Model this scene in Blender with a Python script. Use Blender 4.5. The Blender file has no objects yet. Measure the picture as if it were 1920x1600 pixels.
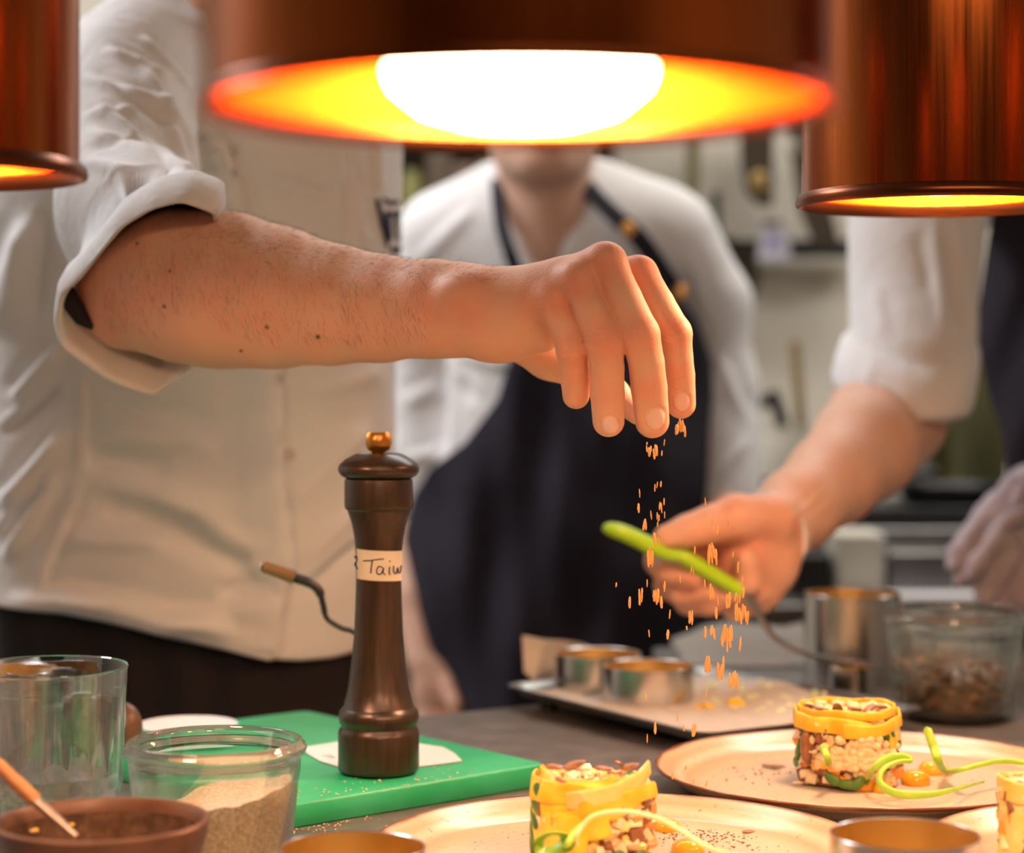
import bpy, bmesh, math, random
import numpy as np
from mathutils import Vector, Matrix, geometry
from mathutils.bvhtree import BVHTree
import openvdb

S = bpy.context.scene
COL = S.collection
random.seed(7); RNG = np.random.default_rng(7)
PI = math.pi
F = 3900.0            # focal length in pixels of the 1920-wide frame
CZ = 1.182            # camera height (m)
TZ = 0.900            # counter top height (m)

# ------------------------------------------------------------ camera
cd = bpy.data.cameras.new('camera'); cam = bpy.data.objects.new('camera', cd); COL.objects.link(cam)
cam.location = (0, 0, CZ); cam.rotation_euler = (PI/2, 0, 0)
cd.sensor_width = 36; cd.lens = F/1920*36; cd.shift_y = -100/1920
cd.clip_start = 0.05
cd.dof.use_dof = True; cd.dof.focus_distance = 1.27; cd.dof.aperture_fstop = 4.3
S.camera = cam
S.view_settings.view_transform = 'Standard'; S.view_settings.look = 'None'
S.view_settings.exposure = 0.0; S.view_settings.gamma = 1.0; S.view_settings.use_curve_mapping = False
S.cycles.use_denoising = True
S.cycles.max_bounces = 10; S.cycles.transmission_bounces = 10; S.cycles.transparent_max_bounces = 12
S.cycles.sample_clamp_indirect = 6.0
S.cycles.caustics_refractive = True

# ------------------------------------------------------------ world and room lights
w = bpy.data.worlds.new('world'); S.world = w; w.use_nodes = True
w.node_tree.nodes['Background'].inputs[0].default_value = (0.62, 0.55, 0.50, 1)
w.node_tree.nodes['Background'].inputs[1].default_value = 0.35

def area(name, loc, rot, size, power, col):
    l = bpy.data.lights.new(name, 'AREA'); l.shape = 'RECTANGLE'; l.size, l.size_y = size
    l.energy = power; l.color = col
    o = bpy.data.objects.new(name, l); o.location = loc; o.rotation_euler = rot; COL.objects.link(o); return o
# ceiling fluorescent fields of the kitchen (cool white) and the dining side (warm)
area('kitchen_ceiling_light', (-1.5, 2.35, 2.62), (0, 0, 0), (1.2, 0.6), 44, (1.0, 0.97, 0.98))
area('kitchen_ceiling_light', (0.9, 2.9, 2.62), (0, 0, 0), (1.6, 0.5), 26, (1.0, 0.95, 0.88))
area('kitchen_ceiling_light', (-0.6, 2.9, 2.62), (0, 0, 0), (1.2, 0.5), 12, (1.0, 0.96, 0.92))
area('dining_ceiling_light', (0.6, -0.9, 2.62), (0, 0, 0), (2.0, 0.8), 34, (1.0, 0.68, 0.43))

# ------------------------------------------------------------ helpers
def P(px, py, D):
    """point at distance D along the view ray of a photo pixel"""
    return np.array([(px-960)/F*D, D, CZ-(py-700)/F*D])
def on_z(px, py, z):
    return P(px, py, (CZ-z)*F/(py-700))
def tag(o, label=None, cat=None, group=None, kind=None):
    if label: o['label'] = label
    if cat: o['category'] = cat
    if group: o['group'] = group
    if kind: o['kind'] = kind
    return o
def thing(name, loc, label, cat, group=None, rz=0.0):
    o = bpy.data.objects.new(name, None); COL.objects.link(o); o.empty_display_size = .02
    o.location = [float(v) for v in loc]; o.rotation_euler = (0, 0, rz)
    return tag(o, label, cat, group)
def copy_tree(o, parent=None):
    c = o.copy(); COL.objects.link(c)
    if parent: c.parent = parent
    for ch in list(o.children): copy_tree(ch, c)
    return c
class MB:
    """collects geometry and links it as ONE mesh object"""
    def __init__(s): s.v = []; s.f = []; s.m = []
    def add(s, V, Fc, mi=0):
        b = len(s.v); s.v.extend([tuple(map(float, p)) for p in V])
        s.f.extend([tuple(i+b for i in f) for f in Fc]); s.m.extend([mi]*len(Fc)); return s
    def box(s, c, size, rz=0, mi=0, R=None):
        c = Vector(c); x, y, z = [q/2 for q in size]
        R = R or Matrix.Rotation(rz, 3, 'Z')
        V = [c+R@Vector((i*x, j*y, k*z)) for i in (-1, 1) for j in (-1, 1) for k in (-1, 1)]
        return s.add(V, [(0,1,3,2),(4,6,7,5),(0,4,5,1),(2,3,7,6),(0,2,6,4),(1,5,7,3)], mi)
    def lathe(s, prof, n=64, c=(0, 0, 0), mi=0, closed=False):
        V = []; Fc = []
        for r, z in prof:
            for i in range(n):
                a = 2*PI*i/n; V.append((c[0]+r*math.cos(a), c[1]+r*math.sin(a), c[2]+z))
        m = len(prof)
        for j in range(m if closed else m-1):
            k = (j+1) % m
            for i in range(n):
                q = (i+1) % n; Fc.append((j*n+i, j*n+q, k*n+q, k*n+i))
        return s.add(V, Fc, mi)
    def loft(s, loops, caps=False, mi=0, closed=True):
        n = len(loops[0]); V = [p for l in loops for p in l]; Fc = []
        for j in range(len(loops)-1):
            for i in range(n if closed else n-1):
                q = (i+1) % n; Fc.append((j*n+i, j*n+q, (j+1)*n+q, (j+1)*n+i))
        if caps:
            Fc.append(tuple(range(n))[::-1]); Fc.append(tuple((len(loops)-1)*n+i for i in range(n)))
        return s.add(V, Fc, mi)
    def tube(s, pts, r, n=10, mi=0, flat=1.0, up=(0, 0, 1)):
        pts = [Vector([float(q) for q in p]) for p in pts]; m = len(pts)
        rr = r if hasattr(r, '__len__') else [r]*m
        loops = []; up = Vector(up); u = None
        for i, p in enumerate(pts):
            t = (pts[min(i+1, m-1)]-pts[max(i-1, 0)]).normalized()
            if u is None:
                u = up.cross(t)
                if u.length < 1e-4: u = Vector((1, 0, 0)).cross(t)
            u = (u-t*u.dot(t)).normalized(); b = t.cross(u)
            loops.append([p+(u*math.cos(2*PI*k/n)+b*math.sin(2*PI*k/n)*flat)*rr[i] for k in range(n)])
        return s.loft(loops, True, mi)
    def ellip(s, c, r, R=None, n=14, m=9, mi=0):
        R = R or Matrix.Identity(3); c = Vector([float(q) for q in c]); loops = []
        V = [c+R@Vector((0, 0, -r[2]))]
        for j in range(1, m):
            ph = -PI/2+PI*j/m
            for i in range(n):
                a = 2*PI*i/n
                V.append(c+R@Vector((r[0]*math.cos(ph)*math.cos(a), r[1]*math.cos(ph)*math.sin(a), r[2]*math.sin(ph))))
        V.append(c+R@Vector((0, 0, r[2]))); Fc = []
        for i in range(n):
            q = (i+1) % n; Fc.append((0, 1+q, 1+i)); Fc.append((len(V)-1, 1+(m-2)*n+i, 1+(m-2)*n+q))
            for j in range(m-2):
                Fc.append((1+j*n+i, 1+j*n+q, 1+(j+1)*n+q, 1+(j+1)*n+i))
        return s.add(V, Fc, mi)
    def build(s, name, mats, parent=None, smooth=True, sharp=40, loc=None, bevel=0):
        me = bpy.data.meshes.new(name); me.from_pydata(s.v, [], s.f)
        mats = mats if isinstance(mats, (list, tuple)) else [mats]
        for m in mats: me.materials.append(m)
        me.polygons.foreach_set('material_index', s.m)
        me.polygons.foreach_set('use_smooth', [smooth]*len(s.f)); me.update()
        if len(s.f) < 20000:
            bm = bmesh.new(); bm.from_mesh(me); bmesh.ops.recalc_face_normals(bm, faces=bm.faces); bm.to_mesh(me); bm.free()
        if smooth and sharp: me.set_sharp_from_angle(angle=math.radians(sharp))
        o = bpy.data.objects.new(name, me); COL.objects.link(o)
        if parent: o.parent = parent
        if loc is not None: o.location = [float(q) for q in loc]
        if bevel:
            b = o.modifiers.new('bevel', 'BEVEL'); b.width = bevel; b.segments = 3; b.limit_method = 'ANGLE'; b.harden_normals = False
        return o
def spline(pts, n):
    """Catmull-Rom through points (arrays of any width), n samples"""
    p = np.array(pts, float); p = np.vstack([2*p[0]-p[1], p, 2*p[-1]-p[-2]]); m = len(p)-3
    out = []
    for q in np.linspace(0, m-1e-6, n):
        i = int(q); t = q-i; a, b, c, d = p[i:i+4]
        out.append(.5*((2*b)+(-a+c)*t+(2*a-5*b+4*c-d)*t*t+(-a+3*b-3*c+d)*t**3))
    return np.array(out)
def local(pts, o): return [np.array(p)-np.array(o.location) for p in pts]

# ---- signed distance modelling
class SDF:
    def __init__(s, lo, hi, h):
        s.h = h; s.lo = np.array(lo, float)
        s.n = np.ceil((np.array(hi)-s.lo)/h).astype(int)+1
        s.ax = [s.lo[i]+np.arange(s.n[i])*h for i in range(3)]
        s.d = np.full(tuple(s.n), 1.0, np.float32)
    def _sl(s, lo, hi):
        i0 = np.clip(np.floor((np.array(lo)-s.lo)/s.h).astype(int), 0, s.n)
        i1 = np.clip(np.ceil((np.array(hi)-s.lo)/s.h).astype(int)+1, 0, s.n)
        return tuple(slice(a, b) for a, b in zip(i0, i1))
    def _xyz(s, sl):
        return [a.astype(np.float32) for a in np.meshgrid(s.ax[0][sl[0]], s.ax[1][sl[1]], s.ax[2][sl[2]], indexing='ij', sparse=True)]
    def _merge(s, sl, e, k, op):
        d = s.d[sl]
        if op == 'sub': d = -d
        if k > 0:
            hh = np.clip(.5+.5*(d-e)/k, 0, 1); r = d*(1-hh)+e*hh-k*hh*(1-hh)
        else: r = np.minimum(d, e)
        s.d[sl] = -r if op == 'sub' else r
    def cap(s, a, b, ra, rb, k=.004, n=None, q=1.0, op='add'):
        """round cone a-b; n,q flatten it along direction n by factor q"""
        a = np.array(a, float); b = np.array(b, float); R = max(ra, rb)*max(1, q)+k+4*s.h
        sl = s._sl(np.minimum(a, b)-R, np.maximum(a, b)+R)
        if 0 in s.d[sl].shape: return s
        x, y, z = s._xyz(sl); ab = b-a; L = float(ab@ab)
        px, py, pz = x-a[0], y-a[1], z-a[2]
        t = np.clip((px*ab[0]+py*ab[1]+pz*ab[2])/max(L, 1e-12), 0, 1)
        qx, qy, qz = px-t*ab[0], py-t*ab[1], pz-t*ab[2]
        if n is not None:
            n = np.array(n, float); n = n-ab*(n@ab)/max(L, 1e-12); n /= np.linalg.norm(n)
            dn = (qx*n[0]+qy*n[1]+qz*n[2])*(1/q-1)
            qx = qx+n[0]*dn; qy = qy+n[1]*dn; qz = qz+n[2]*dn
        e = np.sqrt(qx*qx+qy*qy+qz*qz)-(ra+(rb-ra)*t)
        if n is not None: e = e*min(1.0, (1+q)/2)
        s._merge(sl, e.astype(np.float32), k, op); return s
    def chain(s, pts, rad, k=.004, **kw):
        for i in range(len(pts)-1): s.cap(pts[i], pts[i+1], rad[i], rad[i+1], k, **kw)
        return s
    def ell(s, c, r, R=None, k=.004, op='add'):
        c = np.array(c, float); r = np.array(r, float); M = np.eye(3) if R is None else np.array(R)
        B = r.max()+k+4*s.h; sl = s._sl(c-B, c+B)
        if 0 in s.d[sl].shape: return s
        x, y, z = s._xyz(sl); p = [x-c[0], y-c[1], z-c[2]]
        u = [(p[0]*M[0, i]+p[1]*M[1, i]+p[2]*M[2, i])/r[i] for i in range(3)]
        g = np.sqrt(u[0]**2+u[1]**2+u[2]**2)
        g2 = np.sqrt((u[0]/r[0])**2+(u[1]/r[1])**2+(u[2]/r[2])**2)
        e = np.where(g2 > 1e-5, g*(g-1)/np.maximum(g2, 1e-5), -r.min())
        s._merge(sl, e.astype(np.float32), k, op); return s
    def verts(s):
        bw = 4*s.h; g = openvdb.FloatGrid(background=bw)
        g.copyFromArray(np.clip(s.d, -bw, bw).astype(np.float32), tolerance=0.0)
        pts, quads = g.convertToQuads(isovalue=0.0)[:2]
        return np.array(pts, float)*s.h+s.lo, np.array(quads)
def normals_of(V, Q):
    N = np.zeros_like(V)
    a, b, c = V[Q[:, 0]], V[Q[:, 1]], V[Q[:, 2]]
    fn = np.cross(b-a, c-a)
    for i in range(Q.shape[1]): np.add.at(N, Q[:, i], fn)
    return N/np.maximum(np.linalg.norm(N, axis=1, keepdims=True), 1e-12)
def mesh_np(name, V, Q, mats, parent=None, attr=None, loc=None, smooth=True):
    if loc is not None: V = V-np.array(loc, float)
    me = bpy.data.meshes.new(name); me.from_pydata(V.tolist(), [], Q.tolist())
    for m in (mats if isinstance(mats, (list, tuple)) else [mats]): me.materials.append(m)
    me.polygons.foreach_set('use_smooth', [smooth]*len(Q))
    if attr:
        for k, val in attr.items():
            a = me.attributes.new(k, 'FLOAT', 'POINT'); a.data.foreach_set('value', np.asarray(val, np.float32))
    me.update()
    o = bpy.data.objects.new(name, me); COL.objects.link(o)
    if parent: o.parent = parent
    return o
def orient(V, Q, N=None):
    """make quads face outward (sdf surface): flip if volume negative"""
    a, b, c, d = [V[Q[:, i]] for i in range(4)]
    vol = (np.einsum('ij,ij->i', a, np.cross(b, c))+np.einsum('ij,ij->i', a, np.cross(c, d))).sum()
    return Q if vol > 0 else Q[:, ::-1].copy()
def wob(V, f, seed=0):
    r = np.random.default_rng(seed); o = np.zeros(len(V))
    for i in range(5):
        k = r.normal(size=3)*f; o += np.sin(V@k+r.uniform(0, 6.28))
    return o/3
def ridge(V, p0, p1, wd, amp, ax=(0, 2), taper=.25, asym=0.0):
    """fold line in the X-Z plane: height field at vertices"""
    p0 = np.array([p0[0], p0[2]]); p1 = np.array([p1[0], p1[2]]); e = p1-p0; L = np.linalg.norm(e)
    q = V[:, [0, 2]]-p0; t = (q@e)/(L*L); n = np.array([-e[1], e[0]])/L; dd = q@n
    env = np.clip(np.minimum(t/taper, (1-t)/taper), 0, 1); env = env*env*(3-2*env)
    return amp*env*(np.exp(-(dd/wd)**2)-asym*np.exp(-((dd-1.4*wd)/wd)**2))
# ------------------------------------------------------------ materials
def nt(m): return m.node_tree.nodes, m.node_tree.links
def mat(name, col, rough=.5, metal=0, **kw):
    m = bpy.data.materials.new(name); m.use_nodes = True; N, L = nt(m); b = N['Principled BSDF']
    b.inputs['Base Color'].default_value = (*col, 1); b.inputs['Roughness'].default_value = rough
    b.inputs['Metallic'].default_value = metal
    for k, v in kw.items():
        if k in ('bump', 'bscale', 'var', 'vscale', 'col2', 'stretch', 'space', 'detail', 'bdist'): continue
        b.inputs[k.replace('_', ' ')].default_value = v
    tc = N.new('ShaderNodeTexCoord'); mp = N.new('ShaderNodeMapping'); L.new(tc.outputs['Object'], mp.inputs[0])
    mp.inputs['Scale'].default_value = kw.get('stretch', (1, 1, 1))
    if 'var' in kw or 'col2' in kw:
        n = N.new('ShaderNodeTexNoise'); n.inputs['Scale'].default_value = kw.get('vscale', 30); n.inputs['Detail'].default_value = kw.get('detail', 5)
        L.new(mp.outputs[0], n.inputs['Vector'])
        mx = N.new('ShaderNodeMix'); mx.data_type = 'RGBA'
        c2 = kw.get('col2', tuple(c*(1-kw.get('var', .2)) for c in col))
        mx.inputs['A'].default_value = (*col, 1); mx.inputs['B'].default_value = (*c2, 1)
        rp = N.new('ShaderNodeMapRange'); rp.inputs['From Min'].default_value = .35; rp.inputs['From Max'].default_value = .68
        L.new(n.outputs[0], rp.inputs[0]); L.new(rp.outputs[0], mx.inputs['Factor']); L.new(mx.outputs['Result'], b.inputs['Base Color'])
        m['mix'] = mx.name
    if 'bump' in kw:
        n = N.new('ShaderNodeTexNoise'); n.inputs['Scale'].default_value = kw.get('bscale', 200); n.inputs['Detail'].default_value = 4
        L.new(mp.outputs[0], n.inputs['Vector'])
        bp = N.new('ShaderNodeBump'); bp.inputs['Strength'].default_value = kw['bump']; bp.inputs['Distance'].default_value = kw.get('bdist', .002)
        L.new(n.outputs[0], bp.inputs['Height']); L.new(bp.outputs[0], b.inputs['Normal'])
    return m
def skin_mat(name, col, red, sss=.15):
    m = mat(name, col, .48, bump=.45, bscale=620, bdist=.0007, Subsurface_Weight=sss, Subsurface_Scale=.0025)
    m.node_tree.nodes['Principled BSDF'].inputs['Subsurface Radius'].default_value = (1, .35, .15)
    N, L = nt(m); b = N['Principled BSDF']
    b.inputs['Specular IOR Level'].default_value = .35
    tc = N.new('ShaderNodeTexCoord'); n = N.new('ShaderNodeTexNoise'); n.inputs['Scale'].default_value = 45; n.inputs['Detail'].default_value = 6
    L.new(tc.outputs['Object'], n.inputs['Vector'])
    at = N.new('ShaderNodeAttribute'); at.attribute_name = 'red'
    ad = N.new('ShaderNodeMath'); ad.operation = 'MULTIPLY_ADD'; ad.inputs[1].default_value = .9; ad.inputs[2].default_value = -.36
    L.new(n.outputs[0], ad.inputs[0])
    ad2 = N.new('ShaderNodeMath'); ad2.use_clamp = True; L.new(ad.outputs[0], ad2.inputs[0]); L.new(at.outputs['Fac'], ad2.inputs[1])
    mx = N.new('ShaderNodeMix'); mx.data_type = 'RGBA'; mx.inputs['A'].default_value = (*col, 1); mx.inputs['B'].default_value = (*red, 1)
    L.new(ad2.outputs[0], mx.inputs['Factor'])
    # nails
    an = N.new('ShaderNodeAttribute'); an.attribute_name = 'nail'
    m2 = N.new('ShaderNodeMix'); m2.data_type = 'RGBA'; m2.inputs['B'].default_value = (.90, .60, .50, 1)
    L.new(an.outputs['Fac'], m2.inputs['Factor']); L.new(mx.outputs['Result'], m2.inputs['A'])
    m3 = N.new('ShaderNodeMix'); m3.data_type = 'RGBA'; m3.inputs['B'].default_value = (.12, .05, .025, 1)
    am = N.new('ShaderNodeAttribute'); am.attribute_name = 'mole'
    L.new(am.outputs['Fac'], m3.inputs['Factor']); L.new(m2.outputs['Result'], m3.inputs['A'])
    L.new(m3.outputs['Result'], b.inputs['Base Color'])
    mr = N.new('ShaderNodeMapRange'); mr.inputs['To Min'].default_value = .5; mr.inputs['To Max'].default_value = .22
    L.new(an.outputs['Fac'], mr.inputs[0]); L.new(mr.outputs[0], b.inputs['Roughness'])
    return m
def cloth_mat(name, col, weave=2500, rough=.85, bump=.15, sheen=.0):
    m = mat(name, col, rough, Sheen_Weight=sheen); N, L = nt(m); b = N['Principled BSDF']
    tc = N.new('ShaderNodeTexCoord'); wv = N.new('ShaderNodeTexNoise'); wv.inputs['Scale'].default_value = weave; wv.inputs['Detail'].default_value = 2
    n2 = N.new('ShaderNodeTexNoise'); n2.inputs['Scale'].default_value = 28; n2.inputs['Detail'].default_value = 3; n2.inputs['Distortion'].default_value = 1.2
    L.new(tc.outputs['Object'], wv.inputs['Vector']); L.new(tc.outputs['Object'], n2.inputs['Vector'])
    b1 = N.new('ShaderNodeBump'); b1.inputs['Strength'].default_value = bump; b1.inputs['Distance'].default_value = .0006
    b2 = N.new('ShaderNodeBump'); b2.inputs['Strength'].default_value = .35; b2.inputs['Distance'].default_value = .006
    L.new(wv.outputs[0], b1.inputs['Height']); L.new(n2.outputs[0], b2.inputs['Height'])
    L.new(b2.outputs[0], b1.inputs['Normal']); L.new(b1.outputs[0], b.inputs['Normal'])
    return m
def glass_mat(name, col=(1, 1, 1), rough=0.0):
    m = mat(name, col, rough, IOR=1.47, Transmission_Weight=1.0); N, L = nt(m)
    # thin clear glass: part of the light passes straight through
    tr = N.new('ShaderNodeBsdfTransparent'); mx = N.new('ShaderNodeMixShader'); mx.inputs[0].default_value = .28
    tr.inputs[0].default_value = (*[c**.5 for c in col], 1)
    L.new(N['Principled BSDF'].outputs[0], mx.inputs[1]); L.new(tr.outputs[0], mx.inputs[2]); L.new(mx.outputs[0], N['Material Output'].inputs[0])
    return m
M = {}
M['skin'] = skin_mat('skin_fair', (.82, .48, .33), (.84, .26, .16))
M['skin2'] = skin_mat('skin_pale', (.66, .42, .31), (.66, .28, .20))
M['skin3'] = skin_mat('skin_ruddy', (.72, .44, .32), (.66, .24, .16))
M['white_cloth'] = cloth_mat('white_cotton', (.80, .80, .82))
M['white_tee'] = cloth_mat('white_tee', (.84, .84, .85))
M['navy'] = cloth_mat('navy_cotton', (.0095, .0075, .019), sheen=.0, bump=.3)
M['black_cloth'] = cloth_mat('black_cotton', (.0055, .0042, .006))
M['navy_print'] = mat('navy_print', (.012, .012, .05), .8)
M['button'] = mat('shell_button', (.62, .58, .54), .35)
M['brass'] = mat('brass', (.75, .48, .18), .3, 1)
M['hair_dark'] = mat('dark_hair', (.035, .018, .010), .6)
M['hair_brown'] = mat('brown_hair', (.10, .05, .025), .6, stretch=(40, 40, 4), col2=(.04, .02, .01), vscale=20)
M['lip'] = mat('lip', (.50, .17, .14), .4)
M['eye_white'] = mat('eye_white', (.8, .8, .78), .2)
M['eye_dark'] = mat('eye_dark', (.02, .015, .01), .15)
# copper, brushed along the height
def copper(name, col, rough, ani=.6):
    m = mat(name, col, rough, 1); N, L = nt(m); b = N['Principled BSDF']
    tc = N.new('ShaderNodeTexCoord'); sx = N.new('ShaderNodeSeparateXYZ'); at = N.new('ShaderNodeMath'); at.operation = 'ARCTAN2'
    L.new(tc.outputs['Object'], sx.inputs[0]); L.new(sx.outputs[0], at.inputs[0]); L.new(sx.outputs[1], at.inputs[1])
    cb = N.new('ShaderNodeCombineXYZ'); L.new(at.outputs[0], cb.inputs[0])
    m8 = N.new('ShaderNodeMath'); m8.operation = 'MULTIPLY'; m8.inputs[1].default_value = .15; L.new(sx.outputs[2], m8.inputs[0]); L.new(m8.outputs[0], cb.inputs[1])
    n = N.new('ShaderNodeTexNoise'); n.inputs['Scale'].default_value = 14; n.inputs['Detail'].default_value = 8; n.inputs['Roughness'].default_value = .7
    L.new(cb.outputs[0], n.inputs['Vector'])
    mr = N.new('ShaderNodeMapRange'); mr.inputs['From Min'].default_value = .3; mr.inputs['From Max'].default_value = .7
    mr.inputs['To Min'].default_value = rough*.6; mr.inputs['To Max'].default_value = rough*1.6
    L.new(n.outputs[0], mr.inputs[0]); L.new(mr.outputs[0], b.inputs['Roughness'])
    mx = N.new('ShaderNodeMix'); mx.data_type = 'RGBA'; mx.inputs['A'].default_value = (*col, 1); mx.inputs['B'].default_value = (col[0]*.62, col[1]*.5, col[2]*.45, 1)
    L.new(n.outputs[0], mx.inputs['Factor']); L.new(mx.outputs['Result'], b.inputs['Base Color'])
    return m
M['copper'] = copper('copper_lacquer', (.50, .135, .032), .22)
M['copper_dark'] = mat('copper_rim', (.20, .06, .025), .3, 1)
M['copper_in'] = mat('copper_inside', (.60, .085, .006), .45, 1)
M['steel'] = mat('brushed_steel', (.62, .60, .58), .22, 1, stretch=(1, 1, .02), bump=.12, bscale=900, bdist=.0004)
M['steel_glow_tint'] = mat('steel_inside_glow_tint', (.86, .60, .22), .34, 1, stretch=(.3, .3, 40), bump=.25, bscale=300, bdist=.0004)  # plain steel; the lamps' gold reflection is put into the base colour
M['steel_dark'] = mat('dull_steel', (.32, .31, .30), .38, 1, var=.3, vscale=8)
M['black'] = mat('black_plastic', (.012, .012, .013), .4)
M['mill'] = mat('dark_stained_wood', (.020, .0115, .0045), .34, stretch=(60, 60, 3), col2=(.042, .021, .009), vscale=6, bump=.12, bscale=14, bdist=.0006, Coat_Weight=.15, Coat_Roughness=.25)
M['knob'] = mat('ridged_brass', (.82, .50, .16), .3, 1)
M['tape'] = mat('masking_tape', (.66, .58, .45), .7, var=.15, vscale=60, bump=.3, bscale=400, bdist=.0003)
M['ink'] = mat('blue_ink', (.015, .02, .09), .5)
M['board'] = mat('green_plastic', (.01, .38, .15), .38, col2=(.04, .48, .23), vscale=18, bump=.15, bscale=260, bdist=.0006)
M['slate'] = mat('grey_stone_top', (.085, .080, .078), .42, col2=(.15, .14, .135), vscale=40, bump=.3, bscale=220, bdist=.0008)
M['glass'] = glass_mat('clear_glass', (.985, 1, .99))
M['glass_green'] = glass_mat('jar_glass', (.93, .985, .95))
M['water'] = glass_mat('water'); M['water'].node_tree.nodes['Principled BSDF'].inputs['IOR'].default_value = 1.33
M['salt'] = mat('beige_seasoning', (.88, .70, .52), .9, col2=(.62, .40, .24), vscale=420, detail=2, bump=.6, bscale=700, bdist=.001)
M['clay_rim'] = mat('brown_clay', (.14, .070, .040), .4, col2=(.09, .042, .025), vscale=40, bump=.2, bscale=120)
M['clay_in'] = mat('brown_glaze', (.060, .036, .024), .16, col2=(.12, .07, .045), vscale=160, bump=.25, bscale=260, bdist=.0008)
M['wood'] = mat('pale_wood', (.62, .27, .11), .45, stretch=(1, 1, 12), var=.25, vscale=30)
M['bristle'] = mat('brush_ferrule', (.55, .47, .42), .35, .6, var=.3, vscale=200)
M['yellow'] = mat('squash_yellow', (.88, .46, .015), .32, col2=(.93, .62, .06), vscale=70, bump=.35, bscale=180, bdist=.001, Subsurface_Weight=.2, Subsurface_Scale=.004)
M['paleyellow'] = mat('squash_pale', (.90, .68, .28), .3, col2=(.92, .52, .06), vscale=60, bump=.35, bscale=180, bdist=.001)
M['apple'] = mat('pale_dice', (.86, .68, .44), .35, col2=(.80, .55, .28), vscale=90, Subsurface_Weight=.2, Subsurface_Scale=.004)
M['brownbit'] = mat('brown_dice', (.30, .12, .045), .3, col2=(.17, .06, .03), vscale=120)
M['orangebit'] = mat('orange_dice', (.75, .30, .05), .3)
M['leaf'] = mat('green_leaf', (.04, .13, .015), .35, col2=(.10, .22, .03), vscale=80, bump=.4, bscale=200)
M['shoot'] = mat('shoot_green', (.30, .55, .03), .35, col2=(.45, .68, .08), vscale=60, Subsurface_Weight=.2, Subsurface_Scale=.003)
M['shoot_pale'] = mat('shoot_pale', (.80, .84, .55), .35, col2=(.62, .75, .25), vscale=40, Subsurface_Weight=.2, Subsurface_Scale=.003)
M['seed'] = mat('toasted_seed', (.33, .15, .06), .3, col2=(.16, .07, .03), vscale=260, bump=.3, bscale=300)
M['seed2'] = mat('dark_seed', (.13, .075, .04), .35, col2=(.30, .17, .08), vscale=200)
M['gel'] = mat('orange_gel', (.92, .40, .02), .08, Subsurface_Weight=.3, Subsurface_Scale=.004)
M['sauce'] = mat('yellow_sauce', (.92, .66, .22), .12, col2=(.90, .50, .08), vscale=60)
M['crumb'] = mat('orange_crumb', (.92, .46, .16), .7, var=.2, vscale=500)
M['crumble'] = mat('pale_crumble', (.86, .62, .36), .7, var=.15, vscale=300)
M['paper'] = mat('baking_paper', (.50, .46, .42), .6, bump=.4, bscale=30, bdist=.004)
M['slip'] = mat('white_paper', (.80, .78, .80), .7)
M['lime'] = mat('lime_silicone', (.36, .66, .01), .35)
M['towel'] = mat('grey_lilac_towel', (.36, .31, .36), .95, col2=(.46, .41, .43), vscale=25, bump=.8, bscale=500, bdist=.001)
M['wall'] = mat('cream_wall', (.62, .57, .48), .5, var=.06, vscale=2)
M['wall_dark'] = mat('dark_dining_wall', (.10, .06, .04), .6, var=.3, vscale=3)
M['floor'] = mat('grey_floor', (.12, .11, .10), .5, var=.2, vscale=6)
M['ceil'] = mat('white_ceiling', (.6, .58, .55), .8)
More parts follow.
